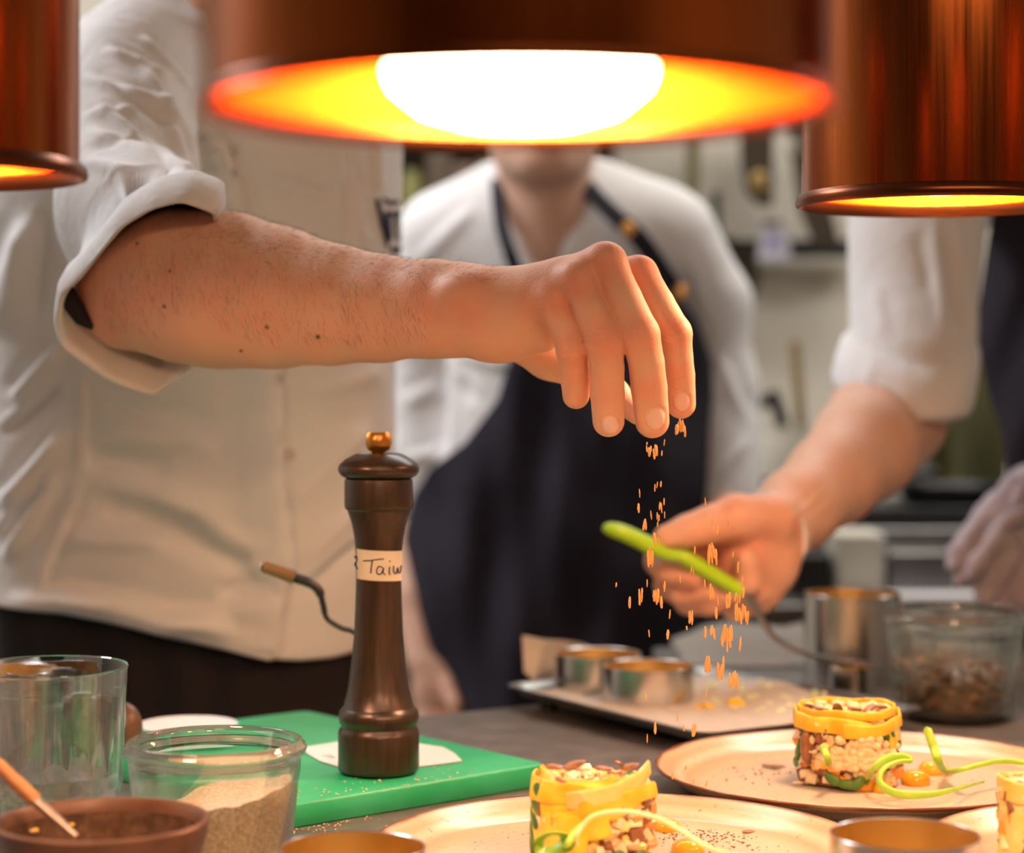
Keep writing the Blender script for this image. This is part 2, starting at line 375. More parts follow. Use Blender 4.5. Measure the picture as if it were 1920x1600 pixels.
# plate glaze: beige with brown rim and turning rings
def plate_mat():
    m = mat('speckled_stoneware', (.60, .42, .28), .20); N, L = nt(m); b = N['Principled BSDF']
    tc = N.new('ShaderNodeTexCoord'); sx = N.new('ShaderNodeVectorMath'); sx.operation = 'MULTIPLY'; sx.inputs[1].default_value = (1, 1, 0)
    L.new(tc.outputs['Object'], sx.inputs[0]); ln = N.new('ShaderNodeVectorMath'); ln.operation = 'LENGTH'; L.new(sx.outputs[0], ln.inputs[0])
    n = N.new('ShaderNodeTexNoise'); n.inputs['Scale'].default_value = 16; n.inputs['Detail'].default_value = 6; L.new(tc.outputs['Object'], n.inputs['Vector'])
    sm = N.new('ShaderNodeMath'); sm.operation = 'MULTIPLY_ADD'; sm.inputs[1].default_value = .010; L.new(n.outputs[0], sm.inputs[0]); L.new(ln.outputs['Value'], sm.inputs[2])
    r = N.new('ShaderNodeValToRGB'); mr = N.new('ShaderNodeMath'); mr.operation = 'DIVIDE'; mr.inputs[1].default_value = .15
    L.new(sm.outputs[0], mr.inputs[0]); L.new(mr.outputs[0], r.inputs[0])
    e = r.color_ramp.elements; e[0].position = 0; e[0].color = (.64, .55, .45, 1); e[1].position = 1; e[1].color = (.20, .075, .03, 1)
    for p, c in ((.62, (.62, .52, .41)), (.74, (.62, .49, .35)), (.82, (.52, .37, .23)), (.86, (.68, .54, .39)), (.90, (.54, .37, .22)), (.945, (.60, .43, .27)), (.962, (.20, .075, .03))):
        q = e.new(p); q.color = (*c, 1)
    sp = N.new('ShaderNodeTexNoise'); sp.inputs['Scale'].default_value = 330; sp.inputs['Detail'].default_value = 1; L.new(tc.outputs['Object'], sp.inputs['Vector'])
    st = N.new('ShaderNodeMapRange'); st.inputs['From Min'].default_value = .70; st.inputs['From Max'].default_value = .76; st.inputs['To Max'].default_value = .7; L.new(sp.outputs[0], st.inputs[0])
    mx = N.new('ShaderNodeMix'); mx.data_type = 'RGBA'; mx.inputs['B'].default_value = (.22, .09, .04, 1)
    L.new(st.outputs[0], mx.inputs['Factor']); L.new(r.outputs[0], mx.inputs['A']); L.new(mx.outputs['Result'], b.inputs['Base Color'])
    wv = N.new('ShaderNodeMath'); wv.operation = 'MULTIPLY'; wv.inputs[1].default_value = 900; L.new(ln.outputs['Value'], wv.inputs[0])
    sn = N.new('ShaderNodeMath'); sn.operation = 'SINE'; L.new(wv.outputs[0], sn.inputs[0])
    bp = N.new('ShaderNodeBump'); bp.inputs['Strength'].default_value = .03; bp.inputs['Distance'].default_value = .001; L.new(sn.outputs[0], bp.inputs['Height']); L.new(bp.outputs[0], b.inputs['Normal'])
    return m
M['plate'] = plate_mat()
def emit(name, col, st):
    m = mat(name, col, .5); b = m.node_tree.nodes['Principled BSDF']; b.inputs['Emission Color'].default_value = (*col, 1); b.inputs['Emission Strength'].default_value = st; return m
M['bulb'] = emit('heat_bulb', (1, .64, .35), 118)
# ------------------------------------------------------------ room
def struct(name, mb, m, **k):
    o = mb.build(name, m, **k); o['kind'] = 'structure'; return o
struct('floor', MB().box((0, .8, -.02), (5.2, 6.8, .04)), M['floor'], smooth=False)
struct('ceiling', MB().box((0, .8, 2.72), (5.2, 6.8, .04)), M['ceil'], smooth=False)
struct('wall_back', MB().box((0, 4.0, 1.35), (5.2, .1, 2.7)), M['wall'], smooth=False)
struct('wall_left', MB().box((-2.6, .8, 1.35), (.1, 6.5, 2.7)), M['wall'], smooth=False)
struct('wall_right', MB().box((2.6, .8, 1.35), (.1, 6.5, 2.7)), M['wall'], smooth=False)
# dining side is a dark wall behind the photographer
struct('wall_front', MB().box((0, -2.5, 1.35), (5.2, .1, 2.7)), M['wall_dark'], smooth=False)

# ------------------------------------------------------------ pass counter
def edge_pt(t): return (-.076+.85*t, 1.712+.527*t)
poly = [(1.4, .42), (-1.2, .42), edge_pt(-1.32), edge_pt(.255), (.145, 2.14), (1.4, 2.14)]
def slab(poly, z0, z1):
    V = [(x, y, z0) for x, y in poly]+[(x, y, z1) for x, y in poly]; n = len(poly)
    return V, [tuple(range(n))[::-1], tuple(range(n, 2*n))]+[(i, (i+1) % n, n+(i+1) % n, n+i) for i in range(n)]
ct = thing('pass_counter', (0, 1.2, 0), 'dark grey stone pass counter carrying the plates and the green board', 'counter')
mb = MB(); mb.add(*slab([(x, y-1.2) for x, y in poly], TZ-.03, TZ)); mb.build('countertop', M['slate'], ct, smooth=False, bevel=.003)
cx = [(x*.97+(0 if x < 0 else -.0), 1.2+(y-1.2)*.95) for x, y in poly]
mb = MB(); mb.add(*slab([(x, y-1.2) for x, y in cx], .0, TZ-.031)); mb.build('cabinet', M['steel_dark'], ct, smooth=False)

# ------------------------------------------------------------ heat lamps
def heat_lamp(D, px, py, R, label, H=.24, bulb_z=.008, bead=1.0, group='copper heat lamps over the pass'):
    c = P(px, py, D); t = thing('heat_lamp', c, label, 'lamp', 'copper heat lamps over the pass')
    mb = MB()
    mb.lathe([(R-.0045, .006), (R-.0045, H*.8), (R*.80, H), (.035, H+.012), (.035, H+.03), (.030, H+.03), (.030, H+.008), (R*.78, H-.004), (R-.0065, H*.79), (R-.0065, .006)], 128, closed=True)
    mb.build('lamp_shade', M['copper'], t)
    MB().lathe([(R-.0075, .0075), (R-.0075, H*.78), (R*.77, H-.006), (.03, H)], 96).build('reflector', M['copper_in'], t)
    MB().lathe([(R-.0045+(x-R+.0045)*bead, .004+(z-.004)*bead) for x, z in ((R-.007, .007), (R-.0038, .0085), (R-.0005, .0055), (R, .002), (R-.0008, 0), (R-.0028, -.0006), (R-.005, .001), (R-.0065, .004))], 128, closed=True).build('rim', M['copper_dark'], t)
    MB().lathe([(.0, 0), (.018, .001), (.030, .0045), (.038, .011), (.042, .020), (.043, .030), (.038, .055), (.026, .085), (.018, .110), (.017, .14)], 48, (0, 0, bulb_z)).build('bulb', M['bulb'], t)
    MB().lathe([(.020, .13), (.020, .235), (.0, .235)], 24, (0, 0, bulb_z)).build('bulb_socket', M['black'], t)
    top = 2.70-c[2]
    MB().tube([(0, 0, H+.02), (0, 0, top-.02)], .004).build('cord', M['black'], t)
    MB().lathe([(0, top-.03), (.05, top-.03), (.055, top), (0, top)], 32).build('ceiling_rose', M['copper'], t)
    return t
heat_lamp(.63, 975, 226, .0990, 'large blurred copper heat lamp closest to the viewer, glowing white inside', bead=.45, bulb_z=-.001)
heat_lamp(1.36, 1765, 387, .095, 'copper heat lamp with a glossy shade hanging at the right over the far plate')
heat_lamp(1.05, -137, 333, .080, 'copper heat lamp at the left edge, hanging before the white sleeve')
# two unseen lamps added to the row, to light the plates and hand
heat_lamp(.76, 960+.30/.76*F, 700-.10/.76*F, .095, 'unseen copper heat lamp added right of the viewer to light the plates')
heat_lamp(.98, 960+.62/.98*F, 700-.10/.98*F, .095, 'unseen copper heat lamp added far right to light the plates and hand')
# ------------------------------------------------------------ plates
def plate(loc, R, label):
    mb = MB(); s = R/.14
    pr = [(0, .0065), (.085, .0065), (.108, .0072), (.1155, .0088), (.120, .0102), (.126, .0135), (.1325, .0168), (.1375, .0188), (.1392, .0198), (.14, .0190), (.1395, .0176), (.133, .0140), (.124, .0085), (.112, .0030), (.090, 0), (0, 0)]
    mb.lathe([(r*s, z) for r, z in pr], 160)
    o = mb.build('dinner_plate', M['plate'], loc=loc, sharp=0)
    return tag(o, label, 'plate', 'beige stoneware plates')
PF = (P(1162, 0, 1.162)[0], 1.162, TZ); PB = (P(1620, 0, 1.394)[0], 1.394, TZ); PR = (.366, 1.143, TZ)
plate(PF, .14, 'beige plate at the front centre with a pale curl and lone seeds')
plate(PB, .14, 'beige plate behind, carrying the crumble topped tower and green curls')
plate(PR, .14, 'beige plate cut off at the bottom right corner behind the metal ring')
FZ = TZ+.0068    # plate floor height

# ------------------------------------------------------------ cutter rings
def ring(c, R, H, name, label, th=.0012, group='steel cutter rings'):
    t = thing(name, c, label, 'ring', group)
    MB().lathe([(R, 0), (R, H-.0004), (R-.0005, H), (R-th, H-.0004)], 96).build('outer_wall', M['steel'], t)
    MB().lathe([(R-th, H-.0004), (R-th, .0003), (R-.0002, 0)], 96).build('inner_wall', M['steel_glow_tint'], t)
    return t
def ringp(px, pytop, D, R, name, label, base=TZ):
    c = P(px, pytop, D); ring((c[0], c[1], base), R, c[2]-base, name, label)
ringp(1697, 1563, 1.035, .0373, 'cutter_ring', 'steel cutter ring on the counter in front of the bottom right plate')
ringp(661, 1588, 1.06, .0375, 'cutter_ring', 'steel cutter ring at the bottom edge right of the sand filled jar')

# ------------------------------------------------------------ tray
P0 = np.array([-.010, 1.757]); tu = np.array([.52, -.854]); tv = np.array([.854, .52])
def tray_pt(a, b): q = P0+tv*a+tu*b; return q
W_, H_ = .222, .285
tr = thing('baking_tray', (*tray_pt(W_/2, H_/2), TZ), 'low grey metal baking tray with paper, left of the seed jar', 'tray')
ang = math.atan2(tv[1], tv[0])
def rr(w, h, r, z, n=8):
    out = []
    for cx_, cy_, a0 in ((w-r, h-r, 0), (-w+r, h-r, 90), (-w+r, -h+r, 180), (w-r, -h+r, 270)):
        for k in range(n+1):
            a = math.radians(a0+90*k/n); out.append((cx_+r*math.cos(a), cy_+r*math.sin(a), z))
    Rm = Matrix.Rotation(ang, 3, 'Z'); return [Rm@Vector(p) for p in out]
w2, h2 = W_/2, H_/2
MB().loft([rr(w2-.03, h2-.03, .01, .0125), rr(w2-.012, h2-.012, .012, .0125), rr(w2-.006, h2-.006, .014, .0185), rr(w2, h2, .018, .0195), rr(w2, h2, .018, .0183), rr(w2-.006, h2-.006, .014, .017), rr(w2-.010, h2-.010, .012, .011), rr(w2-.03, h2-.03, .01, .011)], True).build('tray_pan', M['steel_dark'], tr)
for sx in (-1, 1):
    for sy in (-1, 1):
        MB().lathe([(0, 0), (.008, 0), (.007, .012), (0, .012)], 16, tuple(Matrix.Rotation(ang, 3, 'Z')@Vector((sx*(w2-.03), sy*(h2-.03), 0)))).build('foot', M['black'], tr)
TRZ = TZ+.0127
# baking paper: a crumpled sheet lying on the tray and curling up at its back
def paper_sheet():
    NX, NY = 60, 70; L = []
    for j in range(NY):
        row = []
        for i in range(NX):
            a = .012+(W_-.012)*i/(NX-1); b = .022+(H_-.04)*j/(NY-1)
            a += .002*math.sin(j*.35); q = tray_pt(a, b)
            z = TRZ+.0012+.0010*(1+math.sin(i*.9+j*.3))*.6
            if a > .10: z += .003*max(0, math.sin((a-.1)*40+b*30))
            row.append((q[0], q[1], z))
        L.append(row)
    mb = MB(); mb.loft(L, closed=False)
    return mb
pp = paper_sheet().build('baking_paper', M['paper']); tag(pp, 'crumpled baking paper with yellow crumbs lying on the metal tray', 'paper')
sm = pp.modifiers.new('s', 'SOLIDIFY'); sm.thickness = .0004; sm.offset = 1
# upright fold of paper behind the rings
def upright():
    base = [P(982, 1262, 1.80), P(1010, 1310, 1.81), P(1070, 1310, 1.835), P(1130, 1300, 1.86)]
    top = [P(978, 1192, 1.81), P(1030, 1200, 1.822), P(1090, 1206, 1.85), P(1130, 1230, 1.87)]
    for b in base: b[2] = max(b[2], TRZ+.001)
    rows = []
    B = spline(base, 24); T = spline(top, 24)
    for k in range(12):
        u = k/11; rows.append([B[i]*(1-u)+T[i]*u+np.array([0, .004*math.sin(u*3)+.002*math.sin(i*.8), 0]) for i in range(24)])
    return MB().loft(rows, closed=False)
up = upright().build('paper_sheet', M['paper']); tag(up, 'stiff sheet of pale paper standing upright behind the two tray rings', 'paper')
sm = up.modifiers.new('s', 'SOLIDIFY'); sm.thickness = .0006
ringp(1215, 1247, 1.70, .0375, 'cutter_ring', 'steel cutter ring on the tray, front one of the overlapping pair', TRZ+.0026)
ringp(1120, 1224, 1.775, .0372, 'cutter_ring', 'steel cutter ring on the tray behind its twin, beside the upright paper', TRZ+.0026)
# second low tray behind, carrying a wide mound of baking paper
bt = MB(); LL = []
for j in range(40):
    row = []
    for i in range(50):
        x = .165+.33*i/49; y = 1.99+.19*j/39
        z = TZ+.0015+.0165*min(1, max(0, (j-2)/14))*min(1, i/5, (49-i)/6+.2)+.003*math.sin(i*.5+j*.4)*min(1, j/6)
        row.append((x, y, z))
    LL.append(row)
o = bt.loft(LL, closed=False).build('baking_paper', mat('brown_paper', (.22, .19, .16), .7)); tag(o, 'rumpled grey brown paper at the rear of the counter beneath the spatula', 'paper')
sm = o.modifiers.new('s', 'SOLIDIFY'); sm.thickness = .0005; sm.offset = 1
# steel tall pot and small ring
ringp(1597, 1112, 1.90, .0437, 'steel_cylinder', 'tall steel cylinder behind the spatula tip, left of the seed jar')
ringp(1598, 1250, 1.797, .0200, 'cutter_ring', 'smallest steel ring, under the spatula tip before the tall cylinder')
# yellow scraps on the paper
for i, (px, py, s, lb) in enumerate(((1385, 1318, .0085, 'larger yellow squash scrap on the tray paper'), (1325, 1322, .006, 'smaller yellow squash scrap on the tray paper right of the rings'))):
    c = on_z(px, py, TRZ+.004); mb = MB()
    for k in range(5):
        mb.ellip(c+RNG.normal(size=3)*[s*.6, s*.5, s*.25], (s*.7, s*.5, s*.35), Matrix.Rotation(k, 3, 'Z'))
    o = mb.build('squash_scrap', M['yellow']); tag(o, lb, 'vegetable scrap')
gl = MB()
for k in range(46):
    c = tray_pt(RNG.uniform(.10, .21), RNG.uniform(.05, .24)); gl.ellip((c[0], c[1], TRZ+.0055), (.003, .0022, .0012), Matrix.Rotation(k, 3, 'Z'), 8, 5)
tag(gl.build('green_crumbs', M['shoot_pale']), 'fine pale green crumbs scattered over the tray paper', 'crumbs', kind='stuff')

# ------------------------------------------------------------ green board, slip of paper, pepper mill
A = np.array([-.137, 1.2856]); B = np.array([.0244, 1.4206]); Cc = np.array([-.160, 1.653])
ud = (B-A)/np.linalg.norm(B-A); vd = np.array([-ud[1], ud[0]])
bl, bw_ = .216, .292
cor = [B, B+vd*bw_, B+vd*bw_-ud*bl, B-ud*bl]
cc = sum(cor)/4
BZ = TZ+.0155
def rrect(cor, r, z, n=6):
    out = []; m = len(cor)
    for i in range(m):
        p, a, b = cor[i], cor[i-1], cor[(i+1) % m]
        da = (a-p)/np.linalg.norm(a-p); db = (b-p)/np.linalg.norm(b-p); c = p+(da+db)*r
        for k in range(n+1):
            t = k/n*PI/2; q = c-db*r*math.cos(t)-da*r*math.sin(t); out.append((q[0]-cc[0], q[1]-cc[1], z))
    return out
def inset(cor, d): return [p+(cc-p)/np.linalg.norm(cc-p)*d for p in cor]
mb = MB(); mb.loft([rrect(inset(cor, .0015), .008, 0), rrect(cor, .009, .0012), rrect(cor, .009, .0138), rrect(inset(cor, .0007), .009, .0150), rrect(inset(cor, .0022), .008, .0155)], True)
o = mb.build('cutting_board', M['board'], loc=(cc[0], cc[1], TZ), sharp=60); tag(o, 'green plastic cutting board under the pepper mill', 'cutting board')
cr = MB()
for k in range(90):
    q = A+ud*RNG.uniform(-.03, .15)+vd*abs(RNG.normal()*.02+.012); s = RNG.uniform(.0003, .0010)
    cr.ellip((q[0], q[1], BZ+s*.4), (s, s*.8, s*.5), None, 6, 4)
for k in range(60):
    q = A+ud*RNG.uniform(-.02, .06)-vd*abs(RNG.normal()*.012+.008); s = RNG.uniform(.0003, .0009)
    cr.ellip((q[0], q[1], TZ+s*.4), (s, s*.8, s*.5), None, 6, 4)
tag(cr.build('seasoning_crumbs', M['salt']), 'fine pale seasoning specks scattered along the front of the green board', 'crumbs', kind='stuff')
# slip
pts = [(560, 1404), (600, 1398), (650, 1390), (700, 1385), (760, 1388), (795, 1398), (830, 1402), (852, 1414), (866, 1428), (820, 1434), (770, 1440), (700, 1444), (640, 1440), (600, 1428)]
V = [on_z(x, y, BZ+.0006) for x, y in pts]; lp0 = [tuple(v) for v in V]; lp1 = [(v[0], v[1], v[2]+.0005) for v in V]
o = MB().loft([lp0, lp1], True).build('paper_slip', M['slip'], smooth=False); tag(o, 'white paper slip lying under the pepper mill on the green board', 'paper')
ik = [on_z(x, y, BZ+.0013) for x, y in ((604, 1417), (612, 1418), (620, 1421), (628, 1421), (616, 1416))]
MB().tube(ik, .0005, 6, flat=.3).build('ink_mark', M['ink'], o)
mc = P(710, 1436, 1.388); mc[2] = BZ+.0012
pm = thing('pepper_mill', mc, 'tall dark wooden pepper mill with a handwritten tape label', 'pepper mill')
k = 1.388/F      # metres per pixel at the mill
def yz(y): return (1436-y)*k
body = [(0, 0), (70, 1449), (75, 1445), (76, 1438), (76, 1366), (74.5, 1358), (70, 1353), (70, 1350), (74, 1344), (75.5, 1334), (74, 1324), (69, 1318), (66, 1314), (58, 1280), (51, 1230), (46, 1180), (43.5, 1120), (42.5, 1080), (43, 1030), (45.5, 1000), (50, 975), (55, 958), (58, 950), (58.5, 947), (62, 945), (63.5, 941), (64, 935), (64, 896), (63, 889), (58, 887)]
prof = [(0, 0)]+[(r*k, max(0, yz(y-13))) if y > 1430 else (r*k, yz(y)) for r, y in body[1:]]
prof = [(0, 0), (70*k, 0), (75*k, .0012), (76*k, .004)]+[(r*k, yz(y)) for r, y in body[4:]]+[(0, yz(887))]
MB().lathe(prof, 96).build('body', M['mill'], pm, sharp=50)
head = [(50, 888), (64, 886), (71, 882), (75.5, 875), (76, 868), (73, 861), (63, 852), (50, 845), (44, 842), (40, 841), (38, 843), (0, 843)]
MB().lathe([(r*k, yz(y)) for r, y in head], 96).build('cap', M['mill'], pm, sharp=50)
mb = MB(); lo = []
for r, y in ((12, 843), (14, 838), (20, 833), (23, 824), (23, 812), (21, 805), (17, 801), (0.1, 800)):
    lo.append([(k*r*(1+.05*(1 if i % 4 < 2 else -1)*(r > 14))*math.cos(2*PI*i/144), k*r*(1+.05*(1 if i % 4 < 2 else -1)*(r > 14))*math.sin(2*PI*i/144), yz(y)) for i in range(144)])
mb.loft(lo, True); mb.build('knob', M['knob'], pm)
# tape label with handwriting, wrapped round the waist
def waist(z):
    rs = [(yz(y), r*k) for r, y in body[12:24]]; return float(np.interp(z, [a for a, b in rs], [b for a, b in rs]))
def mp(u, z, off):      # u = arc length from the face towards the viewer, z height
    r = waist(z)+off; a = -PI/2+u/r; return (r*math.cos(a), r*math.sin(a), z)
rows = []
for j in range(9):
    row = []
    for i in range(61):
        u = (-50+i/60*130)*k
        z = yz(1076+(i/60-.4)*6-j/8*56); row.append(mp(u, z, .00035))
    rows.append(row)
tp = MB().loft(rows, closed=False).build('tape_label', M['tape'], pm)
def stroke(pl, wdt=2.6):
    sp = spline([(x, y) for x, y in pl], max(8, 6*len(pl))); out = []
    for x, y in sp:
        dx = x-708; u = math.asin(max(-.97, min(.97, dx/44.)))*44*k
        out.append(mp(u, yz(y), .0006))
    return out
ink = MB()
for pl in ([(662, 1037), (668, 1032), (669, 1040), (664, 1048), (668, 1052), (670, 1056)],       # e
           [(682, 1039), (695, 1038), (708, 1036), (720, 1035)], [(699, 1038), (697, 1050), (696, 1062)],   # T
           [(718, 1051), (711, 1049), (707, 1056), (709, 1063), (716, 1062), (720, 1052), (719, 1060), (723, 1065)],  # a
           [(731, 1050), (730, 1058), (731, 1065)], [(731, 1039), (731.5, 1041)],       # i
           [(738, 1049), (738, 1060), (742, 1063), (745, 1053), (746, 1062), (749, 1062), (750.5, 1050)]):      # w
    ink.tube(stroke(pl), 1.9*k, 6, flat=.6)
ink.build('handwriting', M['ink'], tp)

# offset palette knife leaning behind the mill
pts = [P(494, 1062, 1.50), P(525, 1073, 1.50), P(552, 1083, 1.50)]
ks = thing('palette_knife', on_z(760, 1330, BZ), 'cranked palette knife with a wooden handle leaning behind the pepper mill', 'palette knife')
MB().tube(local(pts, ks), [.0044, .0048, .0050], 14).build('handle', mat('olive_wood', (.20, .12, .045), .5), ks)
MB().ellip(local([P(491, 1061, 1.50)], ks)[0], (.0012, .0042, .0046)).build('handle_cap', M['steel'], ks)
bd = spline([P(552, 1083, 1.50), P(580, 1093, 1.501), P(598, 1108, 1.503), P(606, 1135, 1.505), P(613, 1160, 1.507), P(640, 1178, 1.508), P(668, 1190, 1.51), P(700, 1245, 1.515), on_z(722, 1380, BZ+.001)], 40)
MB().tube(local(bd, ks), [.0047]*6+[.0042]*6+[.0028]*6+[.0024]*22, 12, flat=.8).build('shank', M['black'], ks)

# ------------------------------------------------------------ glass jar with seasoning
def jar(c, R, H, label, name='glass_jar'):
    t = thing(name, c, label, 'jar')
    s = R
    out = [(0, 0), (s*.74, 0), (s*.80, .003), (s*.83, .010), (s*.93, H*.76), (s*.935, H*.84), (s*.955, H*.875), (s*.99, H*.90), (s*1.0, H*.93), (s*.985, H*.955), (s*.955, H*.965), (s*.95, H*.99), (s*.925, H), (s*.90, H*.99), (s*.885, H*.94), (s*.87, H*.84), (s*.865, H*.76), (s*.765, .012), (s*.70, .006), (0, .006)]
    MB().lathe(out, 96).build('glass_body', M['glass_green'], t, sharp=0)
    return t
jc = P(403, 1386, 1.194); JH = jc[2]-TZ; jc[2] = TZ; JR = 172/F*1.194
jar(jc, JR, JH, 'glass jar half filled with beige seasoning, before the green board')
# the seasoning fill: surface rising to the right
NL = []; n = 72
def fill_r(z, R=JR, H=JH): return R*(.765+(.865-.765)*(z-.012)/(H*.76-.012))-.0006
for r_, zf in ((.6, 0), (1, 0), (1, .25), (1, .5), (1, .75), (1, 1), (.85, 1), (.6, 1), (.35, 1), (.12, 1)):
    row = []
    for i in range(n):
        a = 2*PI*i/n; x = r_*math.cos(a); y = r_*math.sin(a)
        top = .034+.014*x+.002*math.sin(5*x+2)-.016*y*.25+.003*math.exp(-((x-.2)**2+(y-.5)**2)*6)+.0006*math.sin(17*x+9*y)
        if y > .0: top += .010*min(1, y)*(1-.3*x)
        z = .0065+(top-.0065)*zf; rad = fill_r(max(z, .012))
        row.append((rad*x, rad*y, z))
    NL.append(row)
o = MB().loft(NL, True).build('seasoning', M['salt'], loc=jc); tag(o, 'beige sandy seasoning heaped inside the front glass jar', 'seasoning', kind='stuff')

# ------------------------------------------------------------ tumbler with thick faceted foot
gc = P(88, 1248, 1.245); GH = gc[2]-TZ; gc[2] = TZ; GR = 151/F*1.245
gt = thing('tumbler', gc, 'clear glass tumbler with a faceted base, holding a little water', 'glass')
n = 120; L = []
def fac(a, k): return (1-.05*k*abs(math.sin(a*5)))
for r, z, kf in ((.01, 0, 0), (.80, 0, .6), (.86, .002, 1), (.90, .028, 1.1), (.915, .034, .8), (.93, .037, .1), (.985, GH-.004, 0), (.998, GH-.001, 0), (.99, GH, 0), (.965, GH-.001, 0), (.955, GH-.004, 0), (.895, .040, 0), (.87, .026, 0), (.80, .018, .8), (.62, .0145, .6), (.01, .014, 0)):
    L.append([(GR*r*fac(2*PI*i/n, kf)*math.cos(2*PI*i/n), GR*r*fac(2*PI*i/n, kf)*math.sin(2*PI*i/n), z) for i in range(n)])
MB().loft(L, True).build('glass_body', M['glass'], gt, sharp=30)
wl = [[(GR*r*math.cos(2*PI*i/64), GR*r*math.sin(2*PI*i/64), z) for i in range(64)] for r, z in ((.3, .0150), (.60, .0152), (.78, .019), (.845, .027), (.875, .040), (.878, .044), (.5, .0435), (.1, .0435))]
o = MB().loft(wl, True).build('water', M['water'], loc=gc); tag(o, 'shallow water in the bottom of the glass tumbler', 'water', kind='stuff')

# small things behind the glass at the left
bowl2 = P(15, 1250, 1.42)
ring((bowl2[0], bowl2[1], TZ), .033, bowl2[2]-TZ, 'steel_beaker', 'steel beaker at the left edge seen through the glass tumbler')
o = MB().ellip(on_z(238, 1368, BZ+.019)+np.array([-.002, 0, 0]), (.013, .013, .0188), None, 24, 14).build('brown_onion', M['clay_rim']); tag(o, 'round brown bulb half hidden between the tumbler and the jar', 'onion')
c = on_z(300, 1392, TZ+.004)
mb = MB(); mb.lathe([(0, .002), (.024, .002), (.033, .0062), (.0365, .0075), (.037, .0070), (.033, .0045), (.024, 0), (0, 0)], 64)
o = mb.build('saucer', M['slip'], loc=P(352, 1375, 1.535)*[1, 1, 0]+[0, 0, BZ+.0004]); tag(o, 'small white saucer behind the jar at the far left of the green board', 'saucer')

# ------------------------------------------------------------ brown bowl with brush
bc = P(191, 1535, 1.060); BH = bc[2]-TZ; BR = 201/F*1.060; bc[2] = TZ
bo = thing('stoneware_bowl', bc, 'brown stoneware bowl with dark sauce at the lower left', 'bowl')
pr = [(.40, .0), (.55, .0), (.60, .003), (.74, .012), (.88, .027), (.97, BH-.009), (.995, BH-.003), (1.0, BH-.001), (.985, BH), (.955, BH), (.93, BH-.002), (.915, BH-.007)]
inn = [(.915, BH-.007), (.90, BH-.012), (.80, .020), (.62, .010), (.35, .0065), (.02, .006)]
MB().lathe([(r*BR, z) for r, z in [(.01, .001)]+pr], 120).build('outer_shell', M['clay_rim'], bo)
MB().lathe([(r*BR, z) for r, z in inn], 120).build('glazed_inside', M['clay_in'], bo)
so = MB().lathe([(.66*BR, .0135), (.4*BR, .0145), (.05*BR, .0145)], 64).build('dark_sauce', mat('dark_sauce', (.012, .006, .004), .06), loc=bc)
tag(so, 'dark glossy sauce pooled in the brown bowl', 'sauce', kind='stuff')
br = [P(-14, 1425, 1.06), P(20, 1458, 1.06), P(60, 1500, 1.06), P(140, 1567, 1.06)]
bt_ = thing('pastry_brush', br[-1], 'wooden handled brush resting in the brown bowl', 'brush')
d = (br[-1]-br[0]); 
MB().tube(local(spline([br[0]-d*.6, br[0], br[1], P(66, 1502, 1.06)], 20), bt_), [.0028]*8+[.0034]*6+[.0038]*6, 14).build('handle', M['wood'], bt_)
MB().tube(local(spline([P(64, 1500, 1.06), P(100, 1531, 1.06), P(128, 1556, 1.06), P(142, 1569, 1.06)], 16), bt_), list(np.linspace(.0039, .0022, 16)), 14, flat=.7).build('ferrule', M['bristle'], bt_)
for px, py, s, m_, lb in ((35, 1513, .0030, 'apple', 'leftmost pale scrap on the inner wall of the brown bowl'), (52, 1522, .0032, 'yellow', 'largest yellow scrap in the brown bowl, left of the brush'), (48, 1508, .0022, 'yellow', 'small yellow scrap above the largest one in the brown bowl'), (150, 1528, .0024, 'yellow', 'yellow scrap in the brown bowl right of the brush'), (138, 1518, .0018, 'apple', 'tiny pale scrap in the brown bowl right of the brush')):
    c = P(px, py, 1.06+.03); c2 = MB()
    rad = math.hypot(c[0]-bc[0], c[1]-bc[1]); 
    c2.box((0, 0, 0), (s, s*.8, s*.6), px); o = c2.build('food_scrap', M[m_], loc=(bc[0]+(c[0]-bc[0])*(.875*BR/max(rad, .02)), bc[1]+(c[1]-bc[1])*(.875*BR/max(rad, .02)), TZ+BH-.012), bevel=.0004)
    tag(o, lb, 'food scrap', 'scraps in the brown bowl')

# ------------------------------------------------------------ seeds
def seed_mesh():
    mb = MB(); n, m = 18, 12; L = []
    for j in range(m+1):
        t = j/m; x = (t-.5)*.0125; w_ = math.sin(PI*t**.85)**.62*.0036 if 0 < t < 1 else 1e-5
        L.append([(x, w_*math.cos(2*PI*i/n), .0013*math.sin(2*PI*i/n)*(w_/.0036)**.7*(1-.25*math.cos(2*PI*i/n)**8)) for i in range(n)])
    return mb.loft(L, True)
seed0 = None
def seed(loc, rz, tilt=0, s=1, label='', m='seed', group='toasted pumpkin seeds', roll=0):
    global seed0
    if seed0 is None: seed0 = {}
    if m not in seed0: o = seed_mesh().build('pumpkin_seed', M[m], sharp=0); seed0[m] = o
    else: o = seed0[m].copy(); COL.objects.link(o)
    o.location = [float(q) for q in loc]; o.rotation_euler = (roll, tilt, rz); o.scale = (s, s, s)
    return tag(o, label, 'seed', group)
